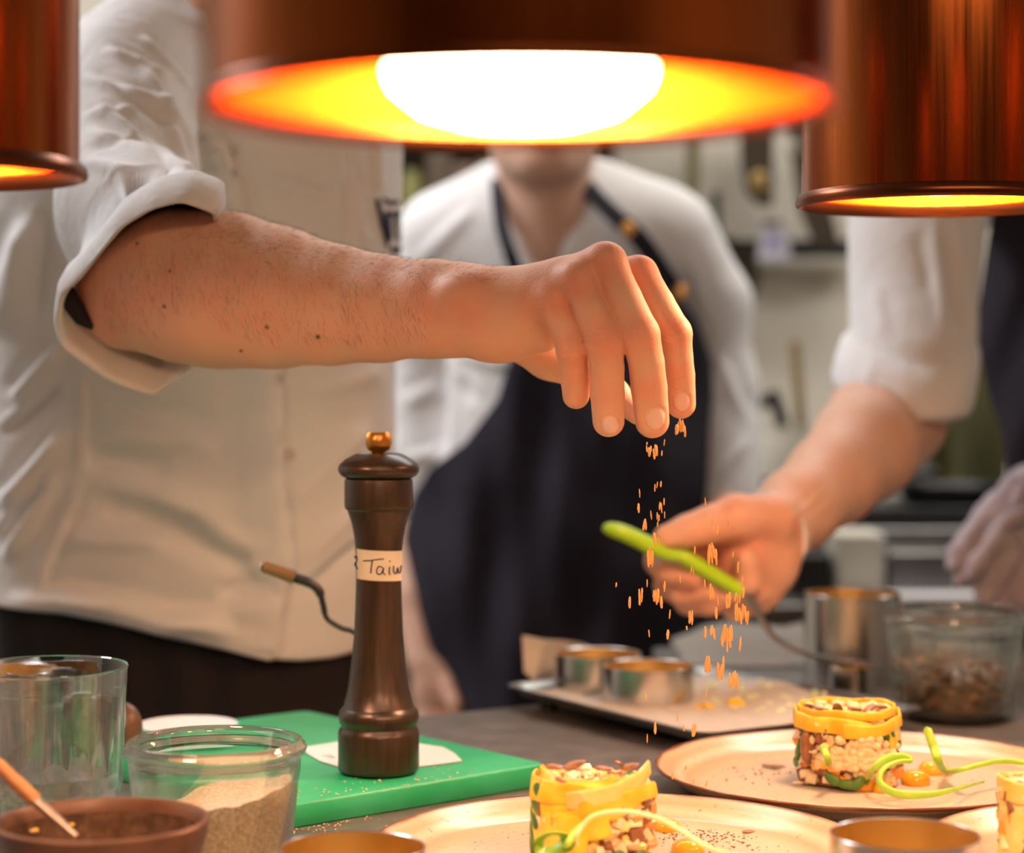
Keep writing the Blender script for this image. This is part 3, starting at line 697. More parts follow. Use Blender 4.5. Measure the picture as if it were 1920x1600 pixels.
# jar of seeds at the right
sc = P(1790, 1142, 1.70); SH = sc[2]-TZ; SR = 135/F*1.70; sc[2] = TZ
jar(sc, SR, SH, 'glass jar of dark toasted pumpkin seeds behind the far plate')
for k in range(230):
    lay = k//23; a = RNG.uniform(0, 2*PI); rad = SR*.66*math.sqrt(RNG.uniform(0.25 if lay < 9 else 0, 1))
    z = .012+lay*.0038+(.004*math.cos(a-2.6) if lay > 5 else 0)
    if lay < 4: rad = SR*RNG.uniform(.52, .70)
    seed((sc[0]+rad*math.cos(a), sc[1]+rad*math.sin(a), TZ+z), RNG.uniform(0, 6), RNG.uniform(-.5, .5), 1.0, 'dark toasted pumpkin seed heaped in the glass jar at the right', 'seed2' if k % 4 else 'seed', 'pumpkin seeds in the jar', RNG.uniform(-.6, .6))
MB().lathe([(0, .0065), (SR*.55, .0065), (SR*.58, .03), (SR*.3, .042), (0, .043)], 32, (sc[0], sc[1], TZ)).build('seed_filling', M['seed2']); tag(bpy.data.objects['seed_filling'], 'dense mass of dark seeds at the core of the right glass jar', 'seeds', kind='stuff')
# ------------------------------------------------------------ food on the plates
RAG = .0011
def ribbon(mb, path, wid, th=.0022, n=None, up=(0, 0, 1)):
    """flat strip: path (Nx3), width vector per point along 'up' blended; closed section"""
    pts = [Vector([float(q) for q in p]) for p in path]; m = len(pts); loops = []
    for i, p in enumerate(pts):
        t = (pts[min(i+1, m-1)]-pts[max(i-1, 0)]).normalized(); u = Vector(up if not callable(up) else up(i/(m-1)))
        u = (u-t*u.dot(t)).normalized(); b = t.cross(u); w_ = wid(i/(m-1)) if callable(wid) else wid
        sec = []
        for a in range(12):
            c_, s_ = math.cos(2*PI*a/12), math.sin(2*PI*a/12)
            sec.append(p+u*(abs(c_)**.5*math.copysign(1, c_))*w_/2+b*(abs(s_)**.7*math.copysign(1, s_))*th/2)
        loops.append([q+Vector((wob(np.array([q[:]]), 140, 3)[0], wob(np.array([q[:]]), 140, 4)[0], wob(np.array([q[:]]), 110, 5)[0]))*RAG for q in sec])
    return mb.loft(loops, True)
def dice(mb, c, s, mi):
    R = Matrix.Rotation(RNG.uniform(0, 6), 3, 'Z')@Matrix.Rotation(RNG.uniform(0, 6), 3, 'X')
    c = Vector([float(q) for q in c]); V = []
    for i in (-1, 1):
        for j in (-1, 1):
            for k_ in (-1, 1): V.append(c+R@Vector((i*s*.5*RNG.uniform(.75, 1.1), j*s*.4*RNG.uniform(.8, 1.1), k_*s*.4*RNG.uniform(.8, 1.1))))
    mb.add(V, [(0,1,3,2),(4,6,7,5),(0,4,5,1),(2,3,7,6),(0,2,6,4),(1,5,7,3)], mi)
def tower(c, R, H, label, style):
    t = thing('layered_tower', c, label, 'food', 'layered squash towers')
    mb = MB(); mats = [M['apple'], M['brownbit'], M['orangebit'], M['leaf'], M['paleyellow']]
    mb.lathe([(0, .001), (R*.80, .001), (R*.84, H*.5), (R*.8, H*.86), (0, H*.88)], 48, mi=1 if style else 0)
    for q in range(330):
        a = RNG.uniform(0, 2*PI); z = RNG.uniform(.003, H*.86); r = R*RNG.uniform(.80, .93)
        w_ = [.46, .22, .12, .06, .14] if a > PI or style == 0 else [.6, .2, .1, .05, .05]
        dice(mb, (r*math.cos(a), r*math.sin(a), z), RNG.uniform(.005, .0105), int(RNG.choice(5, p=w_)))
    for q in range(60):
        a = RNG.uniform(0, 2*PI); r = R*.85*math.sqrt(RNG.uniform()); dice(mb, (r*math.cos(a), r*math.sin(a), H*.9), RNG.uniform(.005, .009), int(RNG.choice(5, p=[.5, .15, .15, .05, .15])))
    o = mb.build('diced_filling', mats, t, sharp=0, bevel=.0008); tag(o, kind='stuff')
    return t
def arc(R, a0, a1, z0, z1, n=30, dr=0, wav=0):
    out = []
    for i in range(n):
        u = i/(n-1); a = math.radians(a0+(a1-a0)*u)
        r = R+dr*u+wav*math.sin(u*9); out.append((r*math.cos(a), r*math.sin(a), z0+(z1-z0)*u+wav*.7*math.cos(u*7)))
    return out
def dome(mb, c, r, h):
    mb.lathe([(r*.96, 0), (r*1.0, h*.25), (r*.93, h*.55), (r*.72, h*.82), (r*.4, h*.96), (0.0001, h)], 28, c)
def curl(pts, rad, name, m, label, group=None, flat=1.0, taper=True, cat='garnish'):
    p = spline(pts, 50); b = p[0].copy()
    rr_ = rad*np.array([min(1, .35+i/8, .30+(49-i)/14) if taper else 1 for i in range(50)])
    o = MB().tube([q-b for q in p], rr_, 12, flat=flat).build(name, M[m], loc=b, sharp=0)
    return tag(o, label, cat, group)
def grit(name, c, n, sx, sy, z, m, label, s0=.0003, s1=.0011):
    mb = MB()
    for q in range(n):
        s = RNG.uniform(s0, s1); mb.ellip((c[0]+RNG.normal()*sx, c[1]+RNG.normal()*sy, z+s*.4), (s, s*.8, s*.5), Matrix.Rotation(q, 3, 'Z'), 6, 4)
    return tag(mb.build(name, M[m]), label, 'crumbs', kind='stuff')

# front tower
fc = np.array([(1113-960)/F*1.175, 1.175, FZ]); FH = .050; FR = .0335
t1 = tower(fc, FR, FH, 'squash tower with a wrapped yellow top on the front centre plate', 0)
# front-left broad squash panel: camera side is -90 deg
mb = MB()
for a0, a1, zc, wd, dr in ((-190, -112, .022, .040, 0), (-150, -98, .018, .030, .0012), (-118, -78, .026, .019, .0016)):
    ribbon(mb, arc(FR*1.0, a0, a1, zc, zc+(.003 if a0 > -140 else -.001), dr=dr), (lambda u, wd=wd: wd*(1-.22*abs(u-.4)-.5*max(0, u-.8))), .0022)
mb.build('squash_panel', M['yellow'], t1, sharp=0)
mb = MB(); ribbon(mb, arc(FR*1.01, -200, -10, .0425, .0415, 60, dr=.001, wav=.0008), lambda u: .013*(1-.35*u), .0025)
ribbon(mb, arc(FR*1.035, -105, -25, .034, .044, 40, dr=.0005), lambda u: .012*math.sin(PI*min(.95, u+.15))+.003, .0022)
ribbon(mb, arc(FR*.86, -200, 10, .0475, .0475, 50), lambda u: .010, .0025, up=(0, .9, .5))
ribbon(mb, arc(FR*1.02, -170, -60, .046, .043, 40), lambda u: .009, .0025)
mb.build('squash_ribbon', M['yellow'], t1, sharp=0)
mb = MB(); ribbon(mb, [(-.016, -.033, .0385), (-.002, -.0355, .041), (.012, -.0335, .045), (.024, -.027, .050), (.031, -.018, .056)], lambda u: .014*(1-.6*abs(u-.45)), .0022, up=(0, -.3, 1))
o = mb.build('top_slice', M['paleyellow'], t1, sharp=0); o['label'] = 'paler slice rising to a point'
for k_ in range(5):
    mb = MB(); a = math.radians(-182+k_*7); mb.ellip((1.03*FR*math.cos(a), 1.03*FR*math.sin(a), .010+.008*k_), (.0018, .005, .008), Matrix.Rotation(a, 3, 'Z')@Matrix.Rotation(.4*k_, 3, 'X'), 10, 7); mb.build('leaf', M['leaf'], t1, sharp=0)
for k_ in range(6):
    mb = MB(); a = math.radians(-92+k_*9); mb.ellip((1.04*FR*math.cos(a), 1.04*FR*math.sin(a), .005+.002*(k_ % 2)), (.0012, .007, .004), Matrix.Rotation(a, 3, 'Z')@Matrix.Rotation(.7*k_, 3, 'X'), 10, 7); mb.build('leaf', M['leaf'], t1, sharp=0)
# seeds on the front tower (camera side edge)
for px, py, rz, tl, s, lb in ((1041, 1438, .2, .1, .92, 'leftmost seed on the rim of the front squash tower'), (1078, 1434, .35, -.25, 1.12, 'large brown seed lying across the rim of the front squash tower, second from left'),
                              (1132, 1441, .3, .15, .85, 'glossy golden seed in the middle of the front tower top'), (1180, 1438, .25, -.2, 1.0, 'long seed at the right on the front tower top, before the pale shard'),
                              (1052, 1463, -.1, .3, .6, 'small cracked seed on the left face of the front tower'), (1160, 1430, 1.2, .2, .75, 'dark seed tucked at the back right of the front tower top')):
    c = P(px, py, 1.155 if py < 1450 else 1.136); c[2] = max(c[2], fc[2]+.0505) if py < 1450 else c[2]
    seed(c, rz, tl, s, lb, 'seed', 'seeds on the front tower', .5 if py > 1450 else .25)
for px, py, lb in ((1170, 1430, 'pale nut sliver at the right of the three on the front tower top'), (1160, 1438, 'pale nut sliver nearest the viewer on the front tower top'), (1150, 1434, 'pale nut sliver at the left of the three on the front tower top')):
    c = P(px, py, 1.16); c[2] = fc[2]+.0525; mb = MB(); mb.box((0, 0, 0), (.007, .0022, .002), px)
    tag(mb.build('almond_sliver', M['apple'], loc=c, bevel=.0005), lb, 'nut', 'nut slivers on the front tower')
# garnishes on the front plate
def fp(px, py, h=0): q = on_z(px, py, FZ+h); return q
curl([fp(1068, 1600, .003), P(1075, 1578, 1.108), P(1095, 1545, 1.105), P(1120, 1528, 1.104), P(1160, 1522, 1.104), P(1200, 1526, 1.10), P(1245, 1540, 1.095), P(1290, 1566, 1.085), P(1330, 1590, 1.072), P(1375, 1603, 1.06), fp(1440, 1608, .001)], .00135, 'shoot_curl', 'shoot_pale', 'long pale white green curl arching before the front tower', 'curled green shoots')
curl([fp(1050, 1606, .002), P(1062, 1588, 1.10), P(1078, 1562, 1.105), P(1096, 1544, 1.106)], .0022, 'green_shoot', 'shoot', 'short green stem rising at the foot of the front tower', 'curled green shoots', .6)
# cup shaped lime leaf
lc = P(1033, 1586, 1.098); mb = MB(); LL = []
for j, (s, d_) in enumerate(((1.0, 0), (1.0, .003), (.9, .006), (.7, .009), (.45, .011), (.4, .010), (.64, .008), (.84, .005), (.92, .002), (.92, 0))):
    LL.append([(s*.0112*math.cos(a)*(1+.15*math.cos(a)), d_*1.1, s*.0068*math.sin(a)+.0015*math.cos(a)) for a in np.linspace(0, 2*PI, 33)[:-1]])
mb.loft(LL, False)
o = mb.build('green_leaf_cup', M['shoot'], loc=lc, sharp=0); tag(o, 'hollow lime green leaf cup at the lower left of the front tower', 'garnish')
for px, py, r, h, lb in ((1172, 1600, .016, .006, 'wide yellow sauce pool before the front tower'), (1115, 1604, .011, .0045, 'small yellow sauce dab between green leaf cup and sauce pool')):
    c = fp(px, py); mb = MB(); dome(mb, (0, 0, 0), r, h); tag(mb.build('yellow_sauce', M['sauce'], loc=c), lb, 'sauce', 'sauce on the front plate')
for px, py, r, lb in ((1252, 1556, .0085, 'orange gel drop at the right of the front tower, partly behind the pale curl'), (1290, 1598, .0098, 'largest glossy orange gel drop at the front of the front plate'), (1250, 1530, .0055, 'smallest orange gel drop behind, touching the right of the front tower')):
    c = fp(px, py); mb = MB(); dome(mb, (0, 0, 0), r, r*.75); tag(mb.build('gel_drop', M['gel'], loc=c), lb, 'sauce drop', 'orange gel drops on the front plate')
for px, py, rz, s, m_, lb in ((1405, 1560, .1, .7, 'seed', 'small split seed on the front plate, left one of two touching'), (1424, 1557, -.1, .95, 'seed', 'seed on the front plate, right one of two touching'), (1508, 1556, .05, 1.1, 'seed', 'lone glossy seed near the right rim of the front plate'),
                              (1243, 1515, 0, .9, 'seed2', 'dark seed peeking out behind the front tower'), (1350, 1604, .3, .7, 'seed', 'seed at the very bottom of the front plate beside the pale curl')):
    c = fp(px, py, .0016); seed(c, rz, 0, s, lb, m_, 'loose seeds on the front plate')
grit('spice_crumbs', fp(1330, 1570), 260, .022, .020, FZ, 'brownbit', 'fine brown spice crumbs scattered right of the front tower')
grit('spice_dust', fp(900, 1570), 50, .035, .022, FZ, 'brownbit', 'sparse dark specks on the left half of the front plate', .0002, .0006)

# back tower
bc2 = np.array([(1588-960)/F*1.40, 1.40, FZ]); BH2 = .0475; BR2 = .0335
t2 = tower(bc2, BR2, BH2, 'squash tower with pale crumble on its face, on the plate behind', 1)
mb = MB()
ribbon(mb, arc(BR2*1.03, -190, -75, .0455, .0400, 50, wav=.0008), lambda u: .011, .0025)
ribbon(mb, arc(BR2*1.05, -105, 10, .0385, .0450, 50, wav=.0008), lambda u: .010*(1-.3*u), .0025)
ribbon(mb, arc(BR2*.96, -200, 150, .0495, .0490, 80), lambda u: .006, .0022)
ribbon(mb, arc(BR2*1.0, -45, 5, .029, .032, 20), lambda u: .012, .0025)
mb.build('squash_ribbon', M['yellow'], t2, sharp=0)
mb = MB()
for q in range(170):
    a = math.radians(-82+RNG.normal()*15); z = .016+abs(RNG.normal())*.008; z = min(z, .034); s = RNG.uniform(.0022, .0042)
    mb.ellip((1.03*BR2*math.cos(a), 1.03*BR2*math.sin(a), z), (s, s, s*.9), None, 7, 5)
for q in range(60):
    a = RNG.uniform(0, 6.28); r = BR2*.8*math.sqrt(RNG.uniform()); s = RNG.uniform(.002, .004); mb.ellip((r*math.cos(a), r*math.sin(a), .049), (s, s, s), None, 7, 5)
tag(mb.build('crumble', M['crumble'], t2, sharp=0), kind='stuff')
for a, z in ((-176, .014), (-168, .022), (-115, .008), (-100, .005), (-88, .006), (-20, .028)):
    mb = MB(); a = math.radians(a); mb.ellip((1.04*BR2*math.cos(a), 1.04*BR2*math.sin(a), z), (.0016, .0036, .0062), Matrix.Rotation(a, 3, 'Z')@Matrix.Rotation(z*90+a*3, 3, 'X'), 10, 7); mb.build('leaf', M['leaf'], t2, sharp=0)
mb = MB(); a = math.radians(-150); mb.ellip((.98*BR2*math.cos(a), .98*BR2*math.sin(a), .027), (.006, .004, .013), Matrix.Rotation(a, 3, 'Z'), 12, 8)
mb.build('mushroom_slice', M['brownbit'], t2)
for dx, dy, rz, tl, m_, lb in ((-.020, -.02, .2, .2, 'seed2', 'dark seed at the left end of the far tower top'), (-.010, -.024, 1.3, 1.0, 'seed2', 'thin dark seed standing on edge on the far tower'), (.002, -.02, .4, .2, 'seed', 'pale brown seed in the middle of the far tower top'),
                               (.012, -.018, .8, -.3, 'brownbit', 'round purple brown seed on the right half of the far tower top'), (.020, -.010, .1, .1, 'seed', 'seed at the right end of the far tower top'), (-.026, -.008, .9, .3, 'seed2', 'seed at the far left rim of the far tower')):
    seed(bc2+np.array([dx, dy, .0525]), rz, tl, .95, lb, m_, 'seeds on the far tower')
def bp_(px, py, h=0): return on_z(px, py, FZ+h)
curl([bp_(1625, 1462, .009), P(1640, 1440, 1.345), P(1665, 1422, 1.35), P(1695, 1420, 1.35), P(1705, 1428, 1.35), P(1690, 1428, 1.345), P(1665, 1436, 1.34), P(1650, 1452, 1.335), P(1652, 1472, 1.33), P(1680, 1488, 1.322), P(1730, 1491, 1.318), P(1780, 1483, 1.32), bp_(1845, 1466, .003)], .0028, 'shoot_curl', 'shoot', 'hooked bright green curl at the right foot of the far tower', 'curled green shoots', .55)
curl([bp_(1772, 1452, .002), P(1760, 1430, 1.36), P(1750, 1400, 1.365), P(1740, 1372, 1.37), P(1737, 1364, 1.37)], .0030, 'shoot_leaf', 'shoot', 'upright pointed green leaf on the far plate', 'curled green shoots', .45)
curl([bp_(1768, 1450, .003), P(1800, 1444, 1.36), P(1840, 1434, 1.37), P(1880, 1427, 1.38), P(1930, 1432, 1.385), P(1990, 1440, 1.38)], .0018, 'shoot_tendril', 'shoot', 'thin light green tendril running to the right over the far plate', 'curled green shoots')
curl([bp_(1556, 1448, .003), P(1552, 1425, 1.352), P(1545, 1405, 1.356), P(1541, 1396, 1.358)], .0024, 'shoot_leaf', 'shoot', 'small green leaf leaning on the face of the far tower', 'curled green shoots', .5)
for px, py, r, lb in ((1622, 1478, .0115, 'orange gel drop on the far plate, leftmost under the green hook'), (1655, 1484, .007, 'flat orange gel drop right beside the leftmost one'), (1717, 1470, .0098, 'orange gel drop on the far plate, middle of the row'), (1746, 1450, .0090, 'orange gel drop at the foot of the upright leaf'), (1772, 1452, .0055, 'tiny orange gel drop right of the upright leaf')):
    c = bp_(px, py); mb = MB(); dome(mb, (0, 0, 0), r, r*.95); tag(mb.build('gel_drop', M['gel'], loc=c), lb, 'sauce drop', 'orange gel drops on the far plate')
for px, py, rz, s, m_, lb in ((1440, 1436, -.5, .8, 'seed2', 'dark seed on the far plate, left of two crossing'), (1456, 1437, .1, .95, 'seed2', 'dark seed on the far plate, right of two crossing'), (1497, 1468, .2, .7, 'apple', 'pale chip on the far plate near its front rim'), (1603, 1456, .3, 1.1, 'brownbit', 'brown chunk seed at the foot of the far tower'), (1598, 1441, .6, .9, 'seed', 'seed leaning at the foot of the far tower, behind the chunk')):
    seed(bp_(px, py, .0018), rz, 0, s, lb, m_, 'loose seeds on the far plate')
mb = MB()
for q in range(26):
    c = bp_(1600+RNG.normal()*45, 1450+RNG.normal()*8, .003); dice(mb, c-bp_(1600, 1450), RNG.uniform(.004, .010), int(RNG.choice(3)))
tag(mb.build('fallen_dice', [M['apple'], M['brownbit'], M['orangebit']], loc=bp_(1600, 1450), bevel=.0006), 'loose brown and pale diced bits fallen round the foot of the far tower', 'food', kind='stuff')
grit('spice_crumbs', bp_(1560, 1452), 160, .045, .018, FZ, 'brownbit', 'brown spice crumbs round the far tower')
# third tower, only its left edge in the picture
c3 = np.array([(1955-960)/F*1.155, 1.155, FZ]); t3 = tower(c3, .0225, .052, 'pale yellow tower cut off by the right edge of the picture', 0)
mb = MB(); ribbon(mb, arc(.0232, -260, -20, .020, .020, 50), lambda u: .038, .0022); ribbon(mb, arc(.0236, -260, -20, .044, .047, 50), lambda u: .012, .0022); mb.build('squash_ribbon', M['paleyellow'], t3, sharp=0)
seed(on_z(1870, 1556, FZ+.0016), 0, 0, 1.05, 'dark seed on the bottom right plate beside the cut off tower', 'seed2', 'loose seeds on the right plate')
grit('spice_crumbs', on_z(1870, 1585, FZ), 220, .012, .010, FZ, 'crumb', 'orange crumbs on the bottom right plate beside the cut off tower')

# ------------------------------------------------------------ falling crumbs
fall = [  # px, py, length px, count
 (1276, 806, 20, 5), (1225, 848, 18, 5), (1246, 830, 10, 1), (1213, 842, 10, 1), (1241, 850, 10, 1), (1213, 832, 5, 1), (1200, 925, 14, 1), (1231, 915, 12, 2), (1239, 908, 10, 1), (1197, 953, 18, 1), (1238, 949, 16, 2), (1245, 941, 12, 1),
 (1222, 966, 16, 1), (1234, 968, 12, 2), (1246, 966, 12, 1), (1322, 942, 14, 1), (1209, 984, 20, 2), (1233, 982, 10, 1), (1226, 1012, 24, 1), (1235, 1014, 14, 1), (1344, 994, 18, 1), (1335, 978, 12, 1), (1367, 980, 10, 1),
 (1219, 1048, 26, 3), (1302, 1032, 12, 1), (1335, 1040, 30, 4), (1298, 1068, 12, 2), (1384, 1064, 18, 1), (1373, 1040, 10, 1), (1213, 1094, 14, 1), (1245, 1100, 18, 1), (1274, 1086, 12, 1), (1321, 1095, 14, 1), (1390, 1088, 12, 1), (1154, 1097, 8, 1),
 (1180, 1130, 20, 1), (1201, 1120, 24, 2), (1226, 1118, 18, 1), (1234, 1120, 24, 3), (1333, 1110, 24, 2), (1347, 1128, 14, 1), (1365, 1128, 24, 2), (1382, 1120, 16, 3), (1393, 1112, 20, 1), (1256, 1152, 14, 1), (1296, 1158, 22, 2), (1343, 1150, 24, 1), (1386, 1148, 30, 4), (1398, 1150, 26, 3),
 (1216, 1188, 12, 1), (1252, 1190, 18, 1), (1287, 1178, 8, 1), (1323, 1186, 18, 1), (1337, 1182, 20, 2), (1364, 1190, 30, 5), (1355, 1202, 22, 1), (1387, 1208, 22, 1), (1363, 1215, 14, 1), (1327, 1246, 24, 3), (1352, 1256, 26, 4), (1376, 1276, 28, 4),
 (1212, 1306, 14, 1), (1324, 1300, 14, 1), (1228, 1366, 20, 1), (1271, 1347, 10, 1), (1300, 1370, 20, 2), (1282, 1366, 12, 1), (1212, 1385, 16, 1), (1285, 1440, 8, 1), (1261, 1455, 14, 1), (1300, 1466, 12, 1), (1325, 1470, 12, 1)]
cr0 = {}
def crumb_mesh(v):
    mb = MB(); n = 7; L = []; r_ = np.random.default_rng(v)
    for j in range(8):
        t = j/7; s = math.sin(PI*(t*.86+.07))**.45
        L.append([(s*.5*(1+.3*r_.uniform(-1, 1))*math.cos(2*PI*i/n), s*.5*(1+.3*r_.uniform(-1, 1))*math.sin(2*PI*i/n), t-.5) for i in range(n)])
    return mb.loft(L, True)
k_ = 0
for px, py, ln, ct_ in fall:
    for q in range(ct_):
        v = k_ % 5; k_ += 1
        if v not in cr0: o = crumb_mesh(v).build('falling_crumb', M['crumb'], sharp=0); cr0[v] = o
        else: o = cr0[v].copy(); COL.objects.link(o)
        D = 1.27+RNG.normal()*.012
        o.location = [float(u) for u in P(px+(q-(ct_-1)/2)*4.2+RNG.normal()*.8, py+RNG.normal()*5*(q > 0), D)]
        wd = (4.8 if ln > 16 else 2.9)/F*D*RNG.uniform(.8, 1.25); o.scale = (wd, wd, ln*RNG.uniform(.95, 1.3)/F*D)
        o.rotation_euler = (RNG.normal()*.08, RNG.normal()*.05+.04, RNG.uniform(0, 6))
        tag(o, 'orange brown seasoning shaving falling from the sprinkling fingers', 'crumb', 'falling seasoning crumbs')
for v, o in cr0.items(): pass
# ------------------------------------------------------------ sprinkling forearm and hand (chef at the left)
def J(px, py, D, rpx): return P(px, py, D), rpx*D/F
def smooth_region(V, c, r): 
    d = np.linalg.norm(V-np.array(c), axis=1)/r; return np.clip(1-d, 0, 1)**2*(3-2*np.clip(1-d, 0, 1))
hs = SDF((-.345, 1.26, CZ-.070), (.130, 1.600, CZ+.162), .00125)
yv = np.array([0, 1, 0])
# forearm: stations top/bottom from the silhouette
fa = [J(207, 552, 1.48, 62), J(255, 535, 1.468, 106), J(330, 533, 1.452, 134), J(420, 542, 1.435, 138), J(520, 556, 1.415, 127), J(620, 570, 1.395, 106), J(720, 577, 1.375, 94), J(810, 579, 1.355, 86), J(880, 582, 1.342, 79), J(930, 588, 1.334, 74)]
hs.chain([a for a, r in fa], [r*1.0 for a, r in fa], .012, n=yv, q=.88)
# elbow point and upper arm running up into the sleeve
hs.cap(*[J(186, 560, 1.478, 40)[0], J(230, 580, 1.47, 50)[0]], J(0, 0, 1.478, 40)[1], J(0, 0, 1.47, 66)[1], .02)
ua = [J(232, 525, 1.497, 72), J(240, 440, 1.548, 76), J(242, 330, 1.603, 80)]
hs.chain([a for a, r in ua], [r for a, r in ua], .02)
hs.ell(P(420, 600, 1.43), (.045, .030, .022), None, .02)        # belly of the forearm
# back of the hand
wr = J(905, 588, 1.338, 74)
mcp = {'i': J(1196, 512, 1.318, 30), 'm': J(1133, 493, 1.302, 31), 'r': J(1082, 527, 1.298, 29), 'p': J(1036, 570, 1.303, 26)}
for f_, q0 in (('i', (930, 560, 1.338, 48)), ('m', (925, 565, 1.330, 52)), ('r', (920, 590, 1.328, 52)), ('p', (915, 612, 1.332, 50))):
    a, r = J(*q0); hs.cap(a, mcp[f_][0], r, mcp[f_][1], .010)
hs.cap(P(940, 622, 1.335), P(1015, 625, 1.325), .0175, .0125, .012)       # heel of the hand
hs.cap(P(925, 628, 1.345), P(962, 640, 1.34), .0150, .0110, .010)
hs.cap(P(960, 590, 1.345), P(1110, 570, 1.335), .016, .013, .012)           # palm thickness behind
hs.cap(P(990, 560, 1.345), P(1170, 555, 1.340), .014, .012, .012)
hs.cap(P(1010, 560, 1.318), P(1100, 540, 1.312), .0125, .010, .012)
# thumb (behind, reaching to the fingertips) with the ball of the thumb
th = [J(975, 640, 1.362, 40), J(1030, 668, 1.372, 42), J(1095, 700, 1.372, 34), J(1150, 738, 1.352, 27), J(1196, 776, 1.330, 21)]
hs.chain([a for a, r in th], [r for a, r in th], .006)
# fingers: MCP, mid, PIP, mid, DIP, tip
kk = .0009
fing = {
 'p': [J(1036, 566, 1.301, 27), J(1056, 610, 1.296, 25), J(1072, 655, 1.293, 26.5), J(1076, 690, 1.298, 24), J(1079, 716, 1.302, 24.5), J(1080, 742, 1.306, 23)],
 'r': [J(1083, 525, 1.297, 30), J(1106, 580, 1.290, 30.5), J(1132, 638, 1.286, 32.5), J(1138, 690, 1.288, 29.5), J(1139, 740, 1.294, 29), J(1141, 790, 1.300, 27)],
 'm': [J(1137, 494, 1.300, 32), J(1168, 560, 1.292, 32.5), J(1200, 628, 1.286, 33.5), J(1212, 680, 1.289, 30.5), J(1217, 728, 1.296, 31), J(1223, 790, 1.304, 29)],
 'i': [J(1200, 514, 1.317, 29), J(1232, 570, 1.308, 29.5), J(1264, 626, 1.304, 30), J(1270, 670, 1.307, 26.5), J(1273, 704, 1.311, 27), J(1277, 758, 1.318, 25)]}
for f_ in 'imrp':
    c = fing[f_]
    hs.chain([a for a, r in c], [r*1.11 for a, r in c], kk)
    p, r = c[2]; hs.ell(p+np.array([0, -.0012, 0]), (r*1.12, r*1.12, r*1.2), None, .0015)      # PIP knuckle
# blend webs at finger roots
for a, b in (('i', 'm'), ('m', 'r'), ('r', 'p')):
    p = (mcp[a][0]+mcp[b][0])/2+np.array([.003, .012, -.006]); hs.cap(p, p+np.array([-.02, .002, .002]), .0085, .010, .008)
# knuckle tops
hs.ell(P(1133, 490, 1.300), (.0125, .0115, .0108), None, .008); hs.ell(P(1084, 524, 1.296), (.0112, .011, .0105), None, .008)
hs.ell(P(1197, 512, 1.316), (.0105, .011, .0100), None, .006); hs.ell(P(1034, 566, 1.301), (.0100, .010, .0100), None, .008)
# wrist bone
hs.ell(P(868, 552, 1.322), (.013, .010, .011), None, .014)
# nails: slightly raised plates facing the viewer
nails = [((1228, 783), 'm', 19, 22, .10), ((1145, 797), 'r', 17.5, 19, -.08), ((1277, 752), 'i', 16, 19, .06)]
NL_ = []
for (nx, ny), f_, wn, hn, rot in nails:
    tip, r = fing[f_][-1]; dip, r2 = fing[f_][-2]
    D = tip[1]-r*.98
    c = P(nx, ny, D); ax = (tip-dip)/np.linalg.norm(tip-dip)
    # nail normal: towards viewer and a little down
    nrm = np.array([rot, -.93, -.32]); nrm /= np.linalg.norm(nrm); ax = ax-nrm*(ax@nrm); ax /= np.linalg.norm(ax); sd = np.cross(ax, nrm)
    R = np.stack([sd, nrm, ax], 1)
    hs.ell(c, (wn/F*D, .0030, hn/F*D), R, .0)
    NL_.append((c, R, wn/F*D, hn/F*D))
HV, HQ = hs.verts(); HQ = orient(HV, HQ); del hs
HN = normals_of(HV, HQ)
# light smoothing
def relax(V, Q, it, f=.5):
    E = np.vstack([Q[:, [0, 1]], Q[:, [1, 2]], Q[:, [2, 3]], Q[:, [3, 0]]]); cnt = np.bincount(E.ravel(), minlength=len(V))[:, None]
    for _ in range(it):
        s = np.zeros_like(V)
        for i in range(3):
            s[:, i] = np.bincount(E[:, 0], V[E[:, 1], i], len(V))+np.bincount(E[:, 1], V[E[:, 0], i], len(V))
        V = V*(1-f)+f*s/np.maximum(cnt, 1)
    return V
HV = relax(HV, HQ, 1, .35)
HN = normals_of(HV, HQ)
nail = np.zeros(len(HV)); disp = np.zeros(len(HV))
for c, R, wn, hn in NL_:
    u = (HV-c)@R; e = np.sqrt((u[:, 0]/wn)**2+(u[:, 2]/hn)**2); ok = (np.abs(u[:, 1]) < .006)&(HN@R[:, 1] > .35)
    nail = np.maximum(nail, np.clip((1.0-e)/.10, 0, 1)*ok)
    disp -= .0007*np.exp(-((e-1.10)/.12)**2)*ok
red = np.zeros(len(HV))
for f_ in 'imrp':
    c = fing[f_]
    for idx, s, amp in ((0, .018, .55), (2, .013, .62), (4, .010, .38), (5, .010, .30)):
        p, r = c[idx]; red = np.maximum(red, amp*smooth_region(HV, p+np.array([0, -r*.6, 0]), s*1.5))
    # wrinkles over PIP and DIP joints
    for idx, wd, amp, cnt_, per in ((2, .0070, .0008, 3, .0036), (4, .0048, .00055, 2, .0032)):
        p, r = c[idx]; ax = c[idx+1][0]-c[idx-1][0]; ax /= np.linalg.norm(ax); d = HV-p; s = d@ax; rad = np.linalg.norm(d-np.outer(s, ax), axis=1)
        m_ = (rad < r*1.35)*np.exp(-(s/wd)**2)*np.clip(-HN[:, 1], 0, 1); bow = s+.6*(d[:, 0]**2)/r
        disp -= amp*m_*(.5+.5*np.cos(bow/per*2*PI))
red = np.maximum(red, .35*smooth_region(HV, P(860, 560, 1.33), .05)); red = np.maximum(red, .45*smooth_region(HV, P(190, 560, 1.45), .05))
